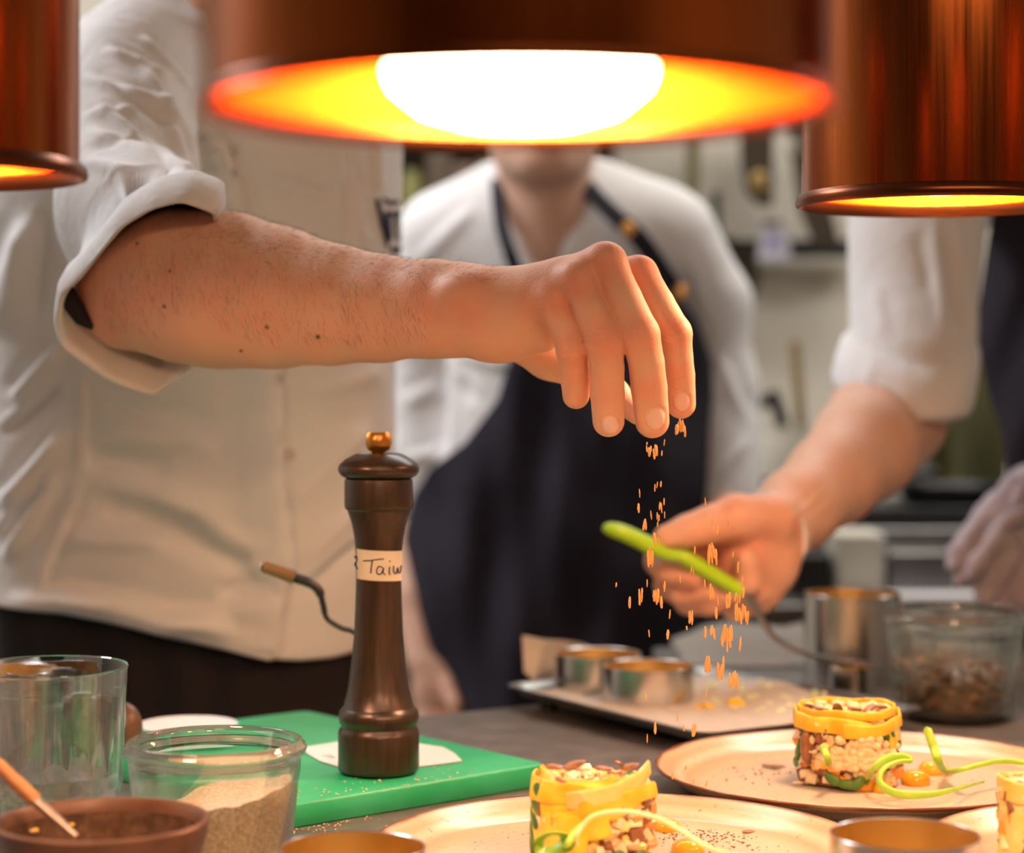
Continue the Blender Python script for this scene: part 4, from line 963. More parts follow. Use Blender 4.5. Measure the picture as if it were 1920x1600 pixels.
# tendons on the hand's back, creases at the wrist
for f_ in 'imrp':
    a = P(945, 575, 1.33); b = mcp[f_][0]; e = b-a; L2 = e@e; t = np.clip(((HV-a)@e)/L2, 0, 1); dd = np.linalg.norm((HV-a-np.outer(t, e))[:, [0, 2]], axis=1)
    disp += .0009*np.exp(-(dd/.0032)**2)*np.sin(PI*np.clip(t, .05, .98))*(HN[:, 1] < 0)
# forearm tendons and softness
disp += .0011*wob(HV, 26, 3)*np.clip((-.02-HV[:, 0])/.06, 0, 1)
HV = HV+HN*disp[:, None]
mole = np.zeros(len(HV))
for mx_, my_, s in ((596, 632, .0013), (257, 457, .0010), (500, 614, .0012), (308, 575, .0011), (452, 658, .0009), (318, 508, .0008)):
    dx = (HV[:, 0]/HV[:, 1]-(mx_-960)/F)*HV[:, 1]; dz = (CZ-HV[:, 2]-(my_-700)/F*HV[:, 1]); mole = np.maximum(mole, np.clip(1.6-np.hypot(dx, dz)/s, 0, 1)*(HN[:, 1] < .2))
HATTR = dict(red=red, nail=nail, mole=mole)
# ------------------------------------------------------------ chef at the left
chef = thing('person', (-.27, 1.92, 0), 'person at the left in a white jacket with rolled sleeve, sprinkling seasoning with one hand', 'person')
co = np.array(chef.location)
# head, neck and trunk of the body in the same mesh as the arm
def head_sdf(s, c, yaw=0, k=.02):
    """c: centre of the skull; face towards -y rotated by yaw"""
    R = np.array(Matrix.Rotation(yaw, 3, 'Z')); g = lambda x, y, z: np.array(c)+R@np.array([x, y, z])
    s.ell(g(0, .012, .02), (.076, .094, .098), R, k); s.ell(g(0, -.020, -.045), (.058, .070, .070), R, .03)
    s.cap(g(0, -.066, -.098), g(0, -.060, -.092), .020, .022, .025)               # chin
    s.cap(g(-.045, -.01, -.075), g(-.018, -.060, -.100), .022, .018, .02); s.cap(g(.045, -.01, -.075), g(.018, -.060, -.100), .022, .018, .02)
    s.cap(g(0, -.094, .010), g(0, -.110, -.026), .007, .0105, .008); s.ell(g(0, -.104, -.032), (.016, .010, .009), R, .006)  # nose
    for sx in (-1, 1):
        s.ell(g(.031*sx, -.096, .008), (.018, .010, .012), R, .006, 'sub'); s.ell(g(.031*sx, -.088, .007), (.0125, .0125, .0125), R, .002)
        s.cap(g(.014*sx, -.090, .026), g(.045*sx, -.080, .028), .007, .006, .010)     # brow
        s.ell(g(.078*sx, .008, -.004), (.008, .017, .030), R, .005)
    s.ell(g(0, -.090, -.062), (.024, .009, .006), R, .004); s.ell(g(0, -.088, -.071), (.021, .010, .007), R, .004)
    s.cap(g(0, .012, -.075), g(0, .03, -.20), .052, .056, .03)
    return g
def face_parts(g, yaw, parent, o0, hair, hairr=1.0):
    mb = MB()
    for sx in (-1, 1): mb.ellip(g(.031*sx, -.0905, .007)-o0, (.0122, .0118, .0118))
    mb.build('eyes', M['eye_white'], parent)
    mb = MB()
    for sx in (-1, 1): mb.ellip(g(.031*sx, -.0985, .0065)-o0, (.0055, .0045, .0055))
    mb.build('pupils', M['eye_dark'], parent)
def head_hair(c, yaw, parent, o0, m, h=.004):
    c = np.array(c); s = SDF(c-.15, c+.16, h); R = np.array(Matrix.Rotation(yaw, 3, 'Z')); g = lambda x, y, z: c+R@np.array([x, y, z])
    s.ell(g(0, .020, .028), (.084, .100, .102), R, .01); s.ell(g(0, .075, -.01), (.07, .045, .07), R, .02)
    s.ell(g(0, -.085, -.035), (.070, .085, .080), R, .01, 'sub'); s.cap(g(0, -.02, -.15), g(0, -.02, -.06), .07, .075, .01, op='sub')
    V, Q = s.verts(); Q = orient(V, Q); N = normals_of(V, Q); V = V+N*(.0025*np.sin(V[:, 0]*420+6*np.sin(V[:, 2]*30)))[:, None]
    return mesh_np('hair', V-o0, Q, M[m], parent)
bs = SDF((-.56, 1.62, .85), (.0, 2.16, 1.92), .0075)
bs.cap((-.27, 1.93, .95), (-.27, 1.92, 1.35), .13, .14, .03, n=(0, 1, 0), q=.65)
bs.cap((-.40, 1.90, 1.42), (-.16, 1.94, 1.43), .065, .055, .04)
bs.chain([np.array([-.33, 1.85, 1.41]), np.array([-.312, 1.745, 1.42]), P(240, 250, 1.665), P(241, 340, 1.605)], [.042, .040, .038, .034], .02)
gh = head_sdf(bs, (-.235, 1.80, 1.69), .35)
bs.cap((-.245, 1.85, 1.58), (-.27, 1.92, 1.42), .055, .062, .03)
BV, BQ = bs.verts(); BQ = orient(BV, BQ)
av = {k: np.concatenate([v, np.zeros(len(BV))]) for k, v in HATTR.items()}
VV = np.vstack([HV, BV])-co; QQ = np.vstack([HQ, BQ+len(HV)])
body_o = mesh_np('body', VV, QQ, M['skin'], chef, av)
face_parts(gh, .35, chef, co, None); head_hair((-.235, 1.80, 1.69), .35, chef, co, 'hair_dark')

# arm hair: tapered strands rooted on the skin
def strands(V, N, cond, n, ln, rad, droop, seed, curlv=.3):
    r = np.random.default_rng(seed); idx = np.nonzero(cond)[0]; idx = r.choice(idx, min(n, len(idx)), replace=False); mb = MB(); vs = []; fs = []
    for i in idx:
        p = V[i]; nn = N[i]; L = ln*r.uniform(.5, 1.3); d = droop+r.normal(size=3)*.35; d = d-nn*(d@nn)*.7; d /= np.linalg.norm(d)
        pts = []
        for t in (0, .35, .7, 1): pts.append(p+nn*(L*(.30*t-.10*t*t))+d*L*t*.95+np.array([0, 0, -1])*L*curlv*t*t*.4)
        b = len(vs); a1 = np.cross(d, nn); a1 /= max(1e-9, np.linalg.norm(a1))
        for q, pt in enumerate(pts[:-1]):
            rr_ = rad*(1-.28*q)
            for kx in range(3):
                an = 2*PI*kx/3; vs.append(pt+(a1*math.cos(an)+nn*math.sin(an))*rr_)
        vs.append(pts[-1])
        for q in range(2):
            for kx in range(3):
                k2 = (kx+1) % 3; fs.append((b+q*3+kx, b+q*3+k2, b+q*3+3+k2, b+q*3+3+kx))
        for kx in range(3): fs.append((b+6+kx, b+6+(kx+1) % 3, b+9))
    mb.v = [tuple(map(float, v)) for v in vs]; mb.f = fs; mb.m = [0]*len(fs); return mb
N0 = normals_of(HV, HQ)
onarm = (HV[:, 0] > P(200, 0, 1.45)[0])&(HV[:, 0] < P(930, 0, 1.34)[0])
top_ = onarm&(N0[:, 2] > .55)&(HV[:, 0] > P(300, 0, 1.44)[0]); side = onarm&(N0[:, 1] < -.25)&(N0[:, 2] > -.55)
dens = .5+.5*wob(HV, 22, 9)
m1 = strands(HV-co, N0, top_&(HV[:, 2] > CZ+.02), 1300, .0070, .00006, np.array([.75, -.2, .15]), 1)
m2 = strands(HV-co, N0, side&(dens > .15)&(HV[:, 0] < P(800, 0, 1.36)[0]), 1500, .0085, .00006, np.array([.45, 0, -.8]), 2)
m1.add(m2.v, m2.f); hr = m1.build('arm_hair', M['hair_dark'], chef, sharp=0); hr['kind'] = 'stuff'

# black elbow patch of clothing seen inside the sleeve
# ---- rolled sleeve
lipP = [(404, 397), (345, 376), (285, 390), (226, 426), (186, 474), (142, 530), (114, 552), (107, 600), (116, 651), (204, 712), (290, 743), (375, 674), (398, 620), (402, 520), (402, 440)]
def lipD(py): return 1.440-.716*(560-py)/F*1.46
lip = np.array([P(x, y, lipD(y)+(.03 if 430 < y < 640 and x > 380 else 0)) for x, y in lipP])
axd = np.array([.02, .81, .58])
def resamp(pts, n):
    c = np.vstack([pts, pts[:1]]); s = np.r_[0, np.cumsum(np.linalg.norm(np.diff(c, axis=0), axis=1))]
    q = np.linspace(0, s[-1], n, endpoint=False); return np.stack([np.interp(q, s, c[:, i]) for i in range(3)], 1)
def smooth_loop(p, it):
    for _ in range(it): p = .5*p+.25*(np.roll(p, 1, 0)+np.roll(p, -1, 0))
    return p
n = 180
L0 = smooth_loop(resamp(lip, n), 5); c0 = L0.mean(0)
phi0 = np.arctan2(L0[0]@np.array([0, -.58, .81])-c0@np.array([0, -.58, .81]), L0[0, 0]-c0[0])
def ell_loop(c, ru, rv, ax_, tilt=0.):
    ax_ = np.array(ax_)/np.linalg.norm(ax_); u = np.array([1, 0, 0])-ax_*ax_[0]; u /= np.linalg.norm(u); v = np.cross(u, ax_); v = v if v[2] > 0 else -v
    out = []
    for i in range(n):
        # same starting angle and turning sense as the lip loop
        d = L0[i]-c0; a = math.atan2(d@np.array([0, -.58, .81])/.085, d[0]/.056)
        out.append(np.array(c)+u*ru*math.cos(a)+v*rv*math.sin(a))
    return smooth_loop(resamp2(np.array(out)), 3)
def resamp2(p): return p
def scl(L, f, off): c = L.mean(0); return c+(L-c)*f+np.array(off)
bandtop = scl(L0, 1.04, axd*.034)
el1 = ell_loop(c0+axd*.045+[.002, 0, .004], .055, .070, axd)
secs = []
# inside lining -> lip -> band -> seam tuck -> sleeve
secs += [scl(L0, .80, axd*.05), scl(L0, .90, axd*.02), scl(L0, .965, axd*.004), scl(L0, .99, axd*-.001), scl(L0, 1.01, axd*.0005), scl(L0, 1.045, axd*.006), scl(L0, 1.06, axd*.018), bandtop, scl(L0, 1.02, axd*.0375), scl(L0, .985, axd*.0365)]
path = [(c0+axd*.048+[.001, 0, .002], .0560, .074), (P(243, 420, 1.555), .0560, .072), (P(240, 330, 1.605), .0565, .070), (P(238, 250, 1.655), .0560, .070), (P(242, 180, 1.70), .0545, .072), (P(262, 145, 1.745), .056, .070), (P(305, 145, 1.79), .060, .066), (P(350, 165, 1.83), .066, .062)]
axs = [axd, axd, axd, axd, axd, (.15, .83, .5), (.35, .8, .4), (.6, .75, .25)]
pc = spline([np.r_[c, ru, rv, np.array(a)/np.linalg.norm(a)] for (c, ru, rv), a in zip(path, axs)], 110)
for j, q in enumerate(pc):
    secs.append(ell_loop(q[:3], q[3], q[4], q[5:]))
SV = np.vstack(secs)
nr = len(secs)
SQ = np.array([(j*n+i, j*n+(i+1) % n, (j+1)*n+(i+1) % n, (j+1)*n+i) for j in range(nr-1) for i in range(n)])
a_, b_ = SV[SQ[:, 0]], SV[SQ[:, 2]]
SN = normals_of(SV, SQ)
ctr = np.repeat(np.array([s.mean(0) for s in secs]), n, 0)
if ((SV-ctr)*SN)[n*40:].sum() < 0: SN = -SN; SQ = SQ[:, ::-1]
isl = (np.arange(len(SV)) >= 10*n)
pxs = 960+SV[:, 0]/SV[:, 1]*F; pys = 700+(CZ-SV[:, 2])/SV[:, 1]*F
PV = np.stack([pxs/F*1.65, SV[:, 1], -pys/F*1.65], 1)
def pr(x, y): return (x/F*1.65, 0, -y/F*1.65)
dz_ = np.zeros(len(SV))
for x0, y0, x1, y1, wd, amp in ((150, 140, 330, 210, 9, 3.6), (170, 185, 350, 330, 11, 4.2), (160, 240, 300, 300, 12, 3.2), (250, 110, 370, 290, 10, 4.5), (190, 90, 330, 150, 9, 3.6), (145, 300, 330, 345, 14, 2.6), (300, 190, 375, 390, 12, 4.0), (200, 150, 345, 260, 8, -3.0), (230, 215, 365, 370, 8, -3.2), (160, 280, 280, 262, 8, -2.0), (260, 60, 360, 170, 9, 3.2), (150, 215, 260, 200, 8, 2.2)):
    dz_ += ridge(PV, pr(x0, y0), pr(x1, y1), wd*.85/F*1.65, amp*.0016, asym=.45)
dz_ *= isl; dz_ += isl*.0016*wob(SV, 34, 5)
bandm = ((np.arange(len(SV)) >= 3*n)&(np.arange(len(SV)) < 9*n)); dz_ += bandm*.0009*wob(SV, 60, 6)
SV = SV+SN*dz_[:, None]
sl = mesh_np('jacket_sleeve', SV-co, SQ, M['white_cloth'], chef)
sm = sl.modifiers.new('s', 'SOLIDIFY'); sm.thickness = .0012; sm.offset = 0
# dark elbow guard of the undershirt showing in the sleeve opening
eb = MB(); eb.tube(local([P(126, 542, 1.452), P(137, 572, 1.452), P(154, 597, 1.452), P(174, 614, 1.452)], chef), [.0055, .0085, .0075, .003], 12, flat=.8)
eb.build('black_undershirt', M['black_cloth'], chef)

# ---- jacket body
def torso_sections(zs, fn, m=240):
    secs = []
    for z in zs:
        cx_, cy_, a, b, ex = fn(z); row = []
        for i in range(m):
            t = 2*PI*i/m; c, s = math.cos(t), math.sin(t)
            row.append((cx_+a*math.copysign(abs(c)**(2/ex), c), cy_+b*math.copysign(abs(s)**(2/ex), s), z))
        secs.append(row)
    return np.array(secs)
def jf(z):
    zz = z-CZ
    hw = .004+np.interp(zz, [-.30, -.22, -.10, 0, .12, .22, .28, .33, .37, .40], [.172, .175, .178, .180, .184, .180, .150, .088, .064, .055])
    cx_ = np.interp(zz, [-.30, -.22, -.05, .10, .25, .40], [-.300, -.295, -.292, -.290, -.285, -.262])
    b = np.interp(zz, [-.30, 0, .2, .3, .36, .40], [.120, .125, .125, .105, .08, .055])
    return cx_, np.interp(zz, [-.3, .1, .4], [1.90, 1.895, 1.88]), hw, b, 2.35
zs = np.linspace(CZ-.255, CZ+.40, 190)
T = torso_sections(zs, jf); m_ = T.shape[1]
TV = T.reshape(-1, 3); TQ = np.array([(j*m_+i, j*m_+(i+1) % m_, (j+1)*m_+(i+1) % m_, (j+1)*m_+i) for j in range(len(zs)-1) for i in range(m_)])
# hem follows a slanting line: compress the lowest rows
pxT = 960+TV[:, 0]/TV[:, 1]*F
hem = np.interp(pxT, [-100, 0, 120, 200, 300, 400, 500, 560, 620, 665, 740], [1150, 1148, 1152, 1166, 1190, 1214, 1238, 1244, 1243, 1236, 1225])
hz = CZ-(hem-700)/F*1.78
tz = np.clip((TV[:, 2]-(CZ-.255))/(.20), 0, 1); TV[:, 2] = np.where(tz < 1, hz+(CZ-.055-hz)*tz, TV[:, 2])
TN = normals_of(TV, TQ)
if ((TV[:, :2]-np.array([-.29, 1.9]))*TN[:, :2]).sum() < 0: TN = -TN; TQ = TQ[:, ::-1].copy()
front = np.clip(-TN[:, 1]*2, 0, 1)
pyT = 700+(CZ-TV[:, 2])/TV[:, 1]*F
PT = np.stack([pxT/F*1.78, TV[:, 1], -pyT/F*1.78], 1)
def pt_(x, y): return (x/F*1.78, 0, -y/F*1.78)
d = np.zeros(len(TV))
for x0, y0, x1, y1, wd, amp in ((20, 760, 125, 640, 16, 5), (0, 960, 130, 800, 18, 6), (10, 1060, 110, 880, 14, 5), (0, 820, 120, 720, 10, -4), (0, 1010, 100, 900, 10, -4), (150, 860, 330, 880, 26, -3.5), (170, 790, 420, 840, 24, 3),
        (150, 940, 420, 1010, 30, -5), (240, 950, 500, 1090, 26, -5.5), (110, 1010, 330, 1010, 22, 3.5), (60, 1110, 500, 1200, 22, 4.5), (250, 1190, 520, 1130, 20, 3), (400, 1115, 520, 1085, 18, -4), (560, 1060, 730, 900, 16, 3), (530, 960, 700, 780, 22, 3), (585, 740, 725, 690, 20, 2.5),
        (430, 260, 470, 420, 12, 4), (370, 230, 420, 460, 16, -4), (630, 270, 640, 450, 12, 4), (700, 250, 705, 370, 8, -4), (650, 300, 690, 460, 10, 3), (470, 330, 640, 380, 22, 2), (160, 880, 60, 1130, 9, 3), (155, 690, 150, 900, 9, 2.5), (560, 1120, 690, 1010, 14, -3), (0, 640, 60, 400, 30, 6), (60, 620, 90, 380, 16, -4), (0, 1130, 300, 1120, 20, 3)):
    d += ridge(PT, pt_(x0, y0), pt_(x1, y1), wd/F*1.78, amp*.0021, asym=.45)
d += .0028*wob(TV, 16, 11)+.001*wob(TV, 45, 12)
# overlapping front edge (placket) : step along a line
pl = np.interp(pyT, [200, 260, 500, 700, 850, 950, 1050, 1150, 1250], [400, 415, 480, 516, 520, 528, 540, 520, 508])
stp = 1/(1+np.exp(-(pxT-pl)/1.6)); d += np.where(stp > 0, .0085*(1-stp), 0)*np.clip(1-(pl-pxT)/90, 0, 1)
d += -.003*np.exp(-((pxT-(pl+7))/7)**2)
TV = TV+TN*(d*front)[:, None]+TN*(.004*wob(TV, 20, 13)*(1-front))[:, None]
jk = mesh_np('jacket', TV-co, TQ, M['white_cloth'], chef)
sm = jk.modifiers.new('s', 'SOLIDIFY'); sm.thickness = .003; sm.offset = -1
tree = BVHTree.FromPolygons(TV.tolist(), TQ.tolist())
def hit(px, py, tr=None):
    o = Vector((0, 0, CZ)); dr = Vector([float(v) for v in P(px, py, 1.0)])-o; dr.normalize()
    h = (tr or tree).ray_cast(o, dr)
    return h
# overlapping front edge of the jacket
rows = []
plf = lambda y: float(np.interp(y, [200, 260, 500, 700, 850, 950, 1050, 1150, 1250], [400, 415, 480, 516, 520, 528, 540, 520, 508]))+2*math.sin(y*.02)
for y in np.linspace(262, 1234, 120):
    row = []
    for q, of in ((-70, .0002), (-50, .0016), (-28, .0030), (-10, .0050), (-3, .0068), (0, .0074), (1.2, .0066), (.8, .0052), (-4, .0040)):
        h = hit(plf(y)+min(q, 0), y)
        if h[0] is None: row = None; break
        nn = np.array(h[1])*(1 if h[1].y < 0 else -1); row.append(np.array(h[0])-co+nn*of+np.array([max(q, 0)*.0005, 0, 0]))
    if row: rows.append(row)
if len(rows) > 3: MB().loft(rows, closed=False).build('placket', M['white_cloth'], chef, sharp=0)
# buttons
for px, py in ((434, 282), (541, 852), (530, 560)):
    h = hit(px, py)
    if h[0] is not None:
        R = h[1].to_track_quat('Z', 'Y').to_matrix()
        if h[1].y > 0: R = (-h[1]).to_track_quat('Z', 'Y').to_matrix()
        b = MB(); b.lathe([(0, 0), (.0052, 0), (.0058, .0008), (.0055, .0018), (.004, .0014), (0, .0014)], 24)
        b.v = [tuple(R@Vector(v)+h[0]-Vector(co)) for v in b.v]; b.build('button', M['button'], chef)
# embroidered letters at the chest edge, stitched onto the cloth
def inpoly(x, y, P_):
    c = False; j = len(P_)-1
    for i in range(len(P_)):
        if (P_[i][1] > y) != (P_[j][1] > y) and x < (P_[j][0]-P_[i][0])*(y-P_[i][1])/(P_[j][1]-P_[i][1])+P_[i][0]: c = not c
        j = i
    return c
shapes = [[(550, 310), (600, 310), (690, 360), (862, 360), (872, 430), (690, 442), (580, 380)],
          [(410, 320), (495, 330), (545, 540), (625, 800), (700, 1000), (690, 1110), (650, 1285), (600, 1130), (520, 850), (460, 560)],
          [(600, 560), (905, 572), (912, 645), (845, 655), (845, 850), (882, 1112), (830, 1105), (790, 850), (780, 655), (700, 655), (742, 1085), (690, 1105), (640, 900)],
          [(712, 1230), (922, 1240), (922, 1335), (722, 1342)]]
lg = MB(); st_ = 8
for poly_ in shapes:
    poly_ = [(660+x/10, 340+y/10) for x, y in poly_]; xs = [p[0] for p in poly_]; ys = [p[1] for p in poly_]
    x = min(xs)
    while x < max(xs):
        y = min(ys)
        while y < max(ys):
            if inpoly(x+.4, y+.4, poly_):
                q = [hit(a, b) for a, b in ((x, y), (x+.8, y), (x+.8, y+.8), (x, y+.8))]
                if all(h[0] is not None for h in q):
                    lg.add([np.array(h[0])-co+np.array(h[1])*(.0012 if h[1].y < 0 else -.0012) for h in q], [(0, 1, 2, 3)])
            y += .8
        x += .8
if lg.f: lg.build('chest_lettering', M['navy_print'], chef, sharp=0)
# collar
MB().loft([[( -.262+r*math.cos(a), 1.875+r*1.05*math.sin(a), z-.02*math.sin(a)) for a in np.linspace(0, 2*PI, 65)[:-1]] for r, z in ((.075, CZ+.375), (.072, CZ+.41), (.070, CZ+.425), (.066, CZ+.41), (.066, CZ+.375))]).build('collar', M['white_cloth'], loc=None).parent = chef
bpy.data.objects['collar'].location = -Vector(co)
# left sleeve and arm on the far side, hanging and bent behind
# dark apron below the hem
def af(z):
    zz = z-CZ; return np.interp(zz, [-1.18, -.3, -.15], [-.29, -.290, -.292]), 1.90, np.interp(zz, [-1.18, -.5, -.22, -.15], [.20, .185, .172, .170]), np.interp(zz, [-1.18, -.3, -.2, -.15], [.11, .105, .100, .098]), 2.4
zs2 = np.linspace(.02, CZ-.16, 150); A2 = torso_sections(zs2, af, 200); m2_ = A2.shape[1]; AV = A2.reshape(-1, 3)
AQ = np.array([(j*m2_+i, j*m2_+(i+1) % m2_, (j+1)*m2_+(i+1) % m2_, (j+1)*m2_+i) for j in range(len(zs2)-1) for i in range(m2_)])
AN = normals_of(AV, AQ)
if ((AV[:, :2]-np.array([-.29, 1.9]))*AN[:, :2]).sum() < 0: AN = -AN; AQ = AQ[:, ::-1].copy()
AV = AV+AN*(.004*wob(AV, 22, 21)+.003*np.sin(np.arctan2(AV[:, 1]-1.9, AV[:, 0]+.29)*14+4*AV[:, 2]))[:, None]
mesh_np('apron', AV-co, AQ, M['black_cloth'], chef)
# shoes on the floor
for sx in (-.39, -.20):
    mb = MB(); mb.loft([[(sx+.045*sc_*math.cos(a), 1.80+.02+oy+.13*sc_*math.sin(a), z) for a in np.linspace(0, 2*PI, 25)[:-1]] for sc_, oy, z in ((1, 0, .002), (1.04, 0, .02), (.95, .01, .05), (.7, .05, .08), (.55, .07, .10))], True)
    o = mb.build('shoe', M['black'], chef); o.location = -Vector(co)
# ------------------------------------------------------------ woman in the middle
def sheet(y0, y1, ny, xl, xr, nx, depth, fold):
    """cloth panel: rows of photo height y, width xl(y)..xr(y); depth(x_world, y)"""
    rows = []
    for j in range(ny):
        y = y0+(y1-y0)*j/(ny-1); a, b = xl(y), xr(y); row = []
        for i in range(nx):
            x = a+(b-a)*i/(nx-1); row.append(depth(x, y)+np.array([0, fold(x, y), 0]))
        rows.append(row)
    return rows
def itp(tab): 
    xs = [a for a, b in tab]; ys = [b for a, b in tab]; return lambda v: float(np.interp(v, xs, ys))
DW = 2.70
wm = thing('person', (P(1030, 0, DW)[0], DW, 0), 'person in the middle in white tee shirt and navy bib apron, lower face showing', 'person')
wo = np.array(wm.location)
def W(x, y, d=0): return P(x, y, DW+d)
hc = np.array([P(1018, 0, 2.66)[0], 2.66, CZ+.362])
s = SDF((-.24, 2.40, .74), (.42, 2.95, CZ+.52), .006)
gw = head_sdf(s, hc, .03)
s.cap(W(1025, 400), W(1028, 470, .02), .055, .075, .03); s.cap(W(840, 450, .03), W(1230, 440, .03), .042, .042, .04)
s.cap(W(1030, 480, .02), W(1040, 1000, .04), .11, .13, .04, n=(0, 1, 0), q=.6)
s.chain([W(810, 460, .04), W(800, 880, .05), W(772, 1120, -.02), W(790, 1240, -.06)], [.034, .030, .025, .020], .01)
s.ell(W(812, 1300, -.07), (.028, .018, .045), None, .012)
for q, (fx, fy) in enumerate(((790, 1400), (806, 1412), (822, 1410), (838, 1396))):
    s.chain([W(798+q*9, 1330, -.075), W(fx, 1365, -.085), W(fx+2, fy, -.075)], [.0095, .009, .007], .003)
s.chain([W(836, 1280, -.08), W(852, 1320, -.095), W(852, 1350, -.1)], [.011, .010, .008], .004)
s.chain([W(1275, 450, .03), W(1365, 640, .04), W(1372, 930, -.02), W(1340, 1010, -.08)], [.034, .029, .024, .022], .01)
s.ell(W(1325, 1050, -.09), (.030, .018, .034), None, .012)
for q in range(4): s.chain([W(1305+q*12, 1080, -.095), W(1300+q*13, 1112, -.10), W(1306+q*12, 1135, -.088)], [.0095, .009, .007], .003)
s.chain([W(1300, 1040, -.10), W(1280, 1070, -.105), W(1284, 1095, -.10)], [.011, .010, .008], .004)
s.cap(W(1030, 1050, .04), W(1030, 1100, .04), .13, .13, .03, n=(0, 1, 0), q=.6)
V, Q = s.verts(); Q = orient(V, Q)
redw = .7*smooth_region(V, gw(.05, -.07, -.03), .05)+.7*smooth_region(V, gw(-.05, -.07, -.03), .05)
mesh_np('body', V-wo, Q, M['skin2'], wm, dict(red=redw))
face_parts(gw, 0, wm, wo, None)
mb = MB(); mb.ellip(gw(0, -.0945, -.0605)-wo, (.024, .0075, .0048)); mb.ellip(gw(0, -.0935, -.069)-wo, (.020, .0085, .0058)); mb.build('lips', M['lip'], wm)
head_hair(hc, .03, wm, wo, 'hair_brown', .005)
# tee shirt
s = SDF((-.26, 2.40, CZ-.34), (.44, 3.0, CZ+.30), .006)
s.cap(W(850, 445, .03), W(1228, 432, .03), .056, .056, .04, n=(0, 1, 0), q=1.1)
s.cap(W(930, 372, .04), W(845, 432, .03), .035, .048, .03); s.cap(W(1085, 368, .04), W(1235, 420, .03), .035, .048, .03)
s.cap(W(1030, 500, .03), W(1040, 900, .04), .150, .150, .05, n=(0, 1, 0), q=.62)
s.cap(W(1040, 880, .04), W(1040, 1080, .04), .155, .175, .05, n=(0, 1, 0), q=.66)
s.chain([W(815, 455, .04), W(792, 620, .05), W(790, 860, .05), W(778, 935, .04)], [.056, .052, .050, .046], .02)
s.chain([W(1270, 445, .03), W(1335, 570, .05), W(1360, 720, .04), W(1368, 935, -.01)], [.056, .050, .044, .040], .02)
s.ell(W(1022, 372, -.02), (.054, .10, .062), None, .006, 'sub'); s.cap(W(1022, 400, 0), W(1022, 300, 0), .054, .060, .004, op='sub')
s.cap(W(1022, 392, -.09), W(1022, 408, -.14), .046, .040, .008, op='sub')
V, Q = s.verts(); Q = orient(V, Q); N = normals_of(V, Q)
dd = .004*wob(V, 22, 31)
for x0, y0, x1, y1, wd, am in ((850, 660, 960, 690, 9, 8), (860, 700, 940, 830, 12, -9), (830, 640, 835, 870, 10, -9), (880, 740, 930, 820, 9, 8), (770, 500, 900, 380, 14, 5), (790, 560, 930, 520, 14, 4), (750, 760, 830, 720, 14, 5), (760, 860, 830, 850, 12, 6), (1290, 470, 1330, 600, 8, 4), (1345, 650, 1400, 800, 10, 6), (1340, 900, 1400, 820, 9, 6)):
    sc = DW/F; PV2 = np.stack([(960+V[:, 0]/V[:, 1]*F)*sc, V[:, 1], -(700+(CZ-V[:, 2])/V[:, 1]*F)*sc], 1)
    dd += ridge(PV2, (x0*sc, 0, -y0*sc), (x1*sc, 0, -y1*sc), wd*sc, am*.001, asym=.4)*(N[:, 1] < .1)
mesh_np('tee_shirt', V+N*dd[:, None]-wo, Q, M['white_tee'], wm)
# apron
xl = itp([(500, 968), (600, 966), (670, 957), (750, 932), (830, 872), (880, 805), (930, 774), (1000, 757), (1100, 754), (1220, 782), (1340, 812), (1700, 790)])
xr = itp([(500, 1235), (530, 1262), (600, 1308), (680, 1334), (800, 1338), (900, 1336), (1200, 1330), (1700, 1345)])
def dep(x, y):
    xw = (x-1045)/300.; b = np.interp(y, [500, 900, 1700], [.118, .150, .155]); return W(x, y, .03-b*math.sqrt(max(.04, 1-min(.96, abs(xw)**2.2))))
fo = lambda x, y: .006*math.sin(x*.035+y*.012)+.005*math.sin(x*.018-y*.022+1)+.003*math.sin(x*.07)
ap = MB().loft(sheet(505, 1650, 150, xl, xr, 90, dep, fo), closed=False)
ap.v = [tuple(np.array(v)-wo) for v in ap.v]; o = ap.build('bib_apron', M['navy'], wm, sharp=0)
sm = o.modifiers.new('s', 'SOLIDIFY'); sm.thickness = .003
RAG = 0
def strap(pts, w_, name='strap'):
    mb = MB(); p = spline([W(*q) for q in pts], 40)-wo; ribbon(mb, p, w_, .003, up=(1, 0, .25)); return mb.build(name, M['navy'], wm, sharp=0)
strap([(938, 318, .0), (932, 345, -.035), (940, 420, -.09), (958, 480, -.112), (972, 520, -.100)], .017)
strap([(1090, 322, .0), (1100, 350, -.04), (1150, 402, -.090), (1200, 450, -.105), (1262, 540, -.090)], .024)
for x, y, d, r in ((1178, 428, -.112, .0095), (1276, 548, -.072, .010)):
    mb = MB(); mb.lathe([(0, 0), (r, 0), (r, .002), (r*.6, .003), (0, .0032)], 24)
    mb.v = [tuple(Matrix.Rotation(PI/2, 3, 'X')@Vector(v)+Vector(W(x, y, d)-wo)) for v in mb.v]; mb.build('button', M['brass'], wm)
# lower body
MB().loft([[(W(1040, 1000)[0]+a*math.cos(t), DW+.04+b*math.sin(t), z) for t in np.linspace(0, 2*PI, 49)[:-1]] for z, a, b in ((.03, .12, .09), (.4, .15, .11), (.7, .185, .125), (.88, .18, .125), (.95, .17, .12))], True).build('trousers', M['black_cloth'], wm).location = -Vector(wo)
for sx in (-.08, .10):
    mb = MB(); mb.ellip((W(1040, 1000)[0]+sx, DW-.03, .045), (.05, .13, .045)); mb.build('shoe', M['black'], wm).location = -Vector(wo)

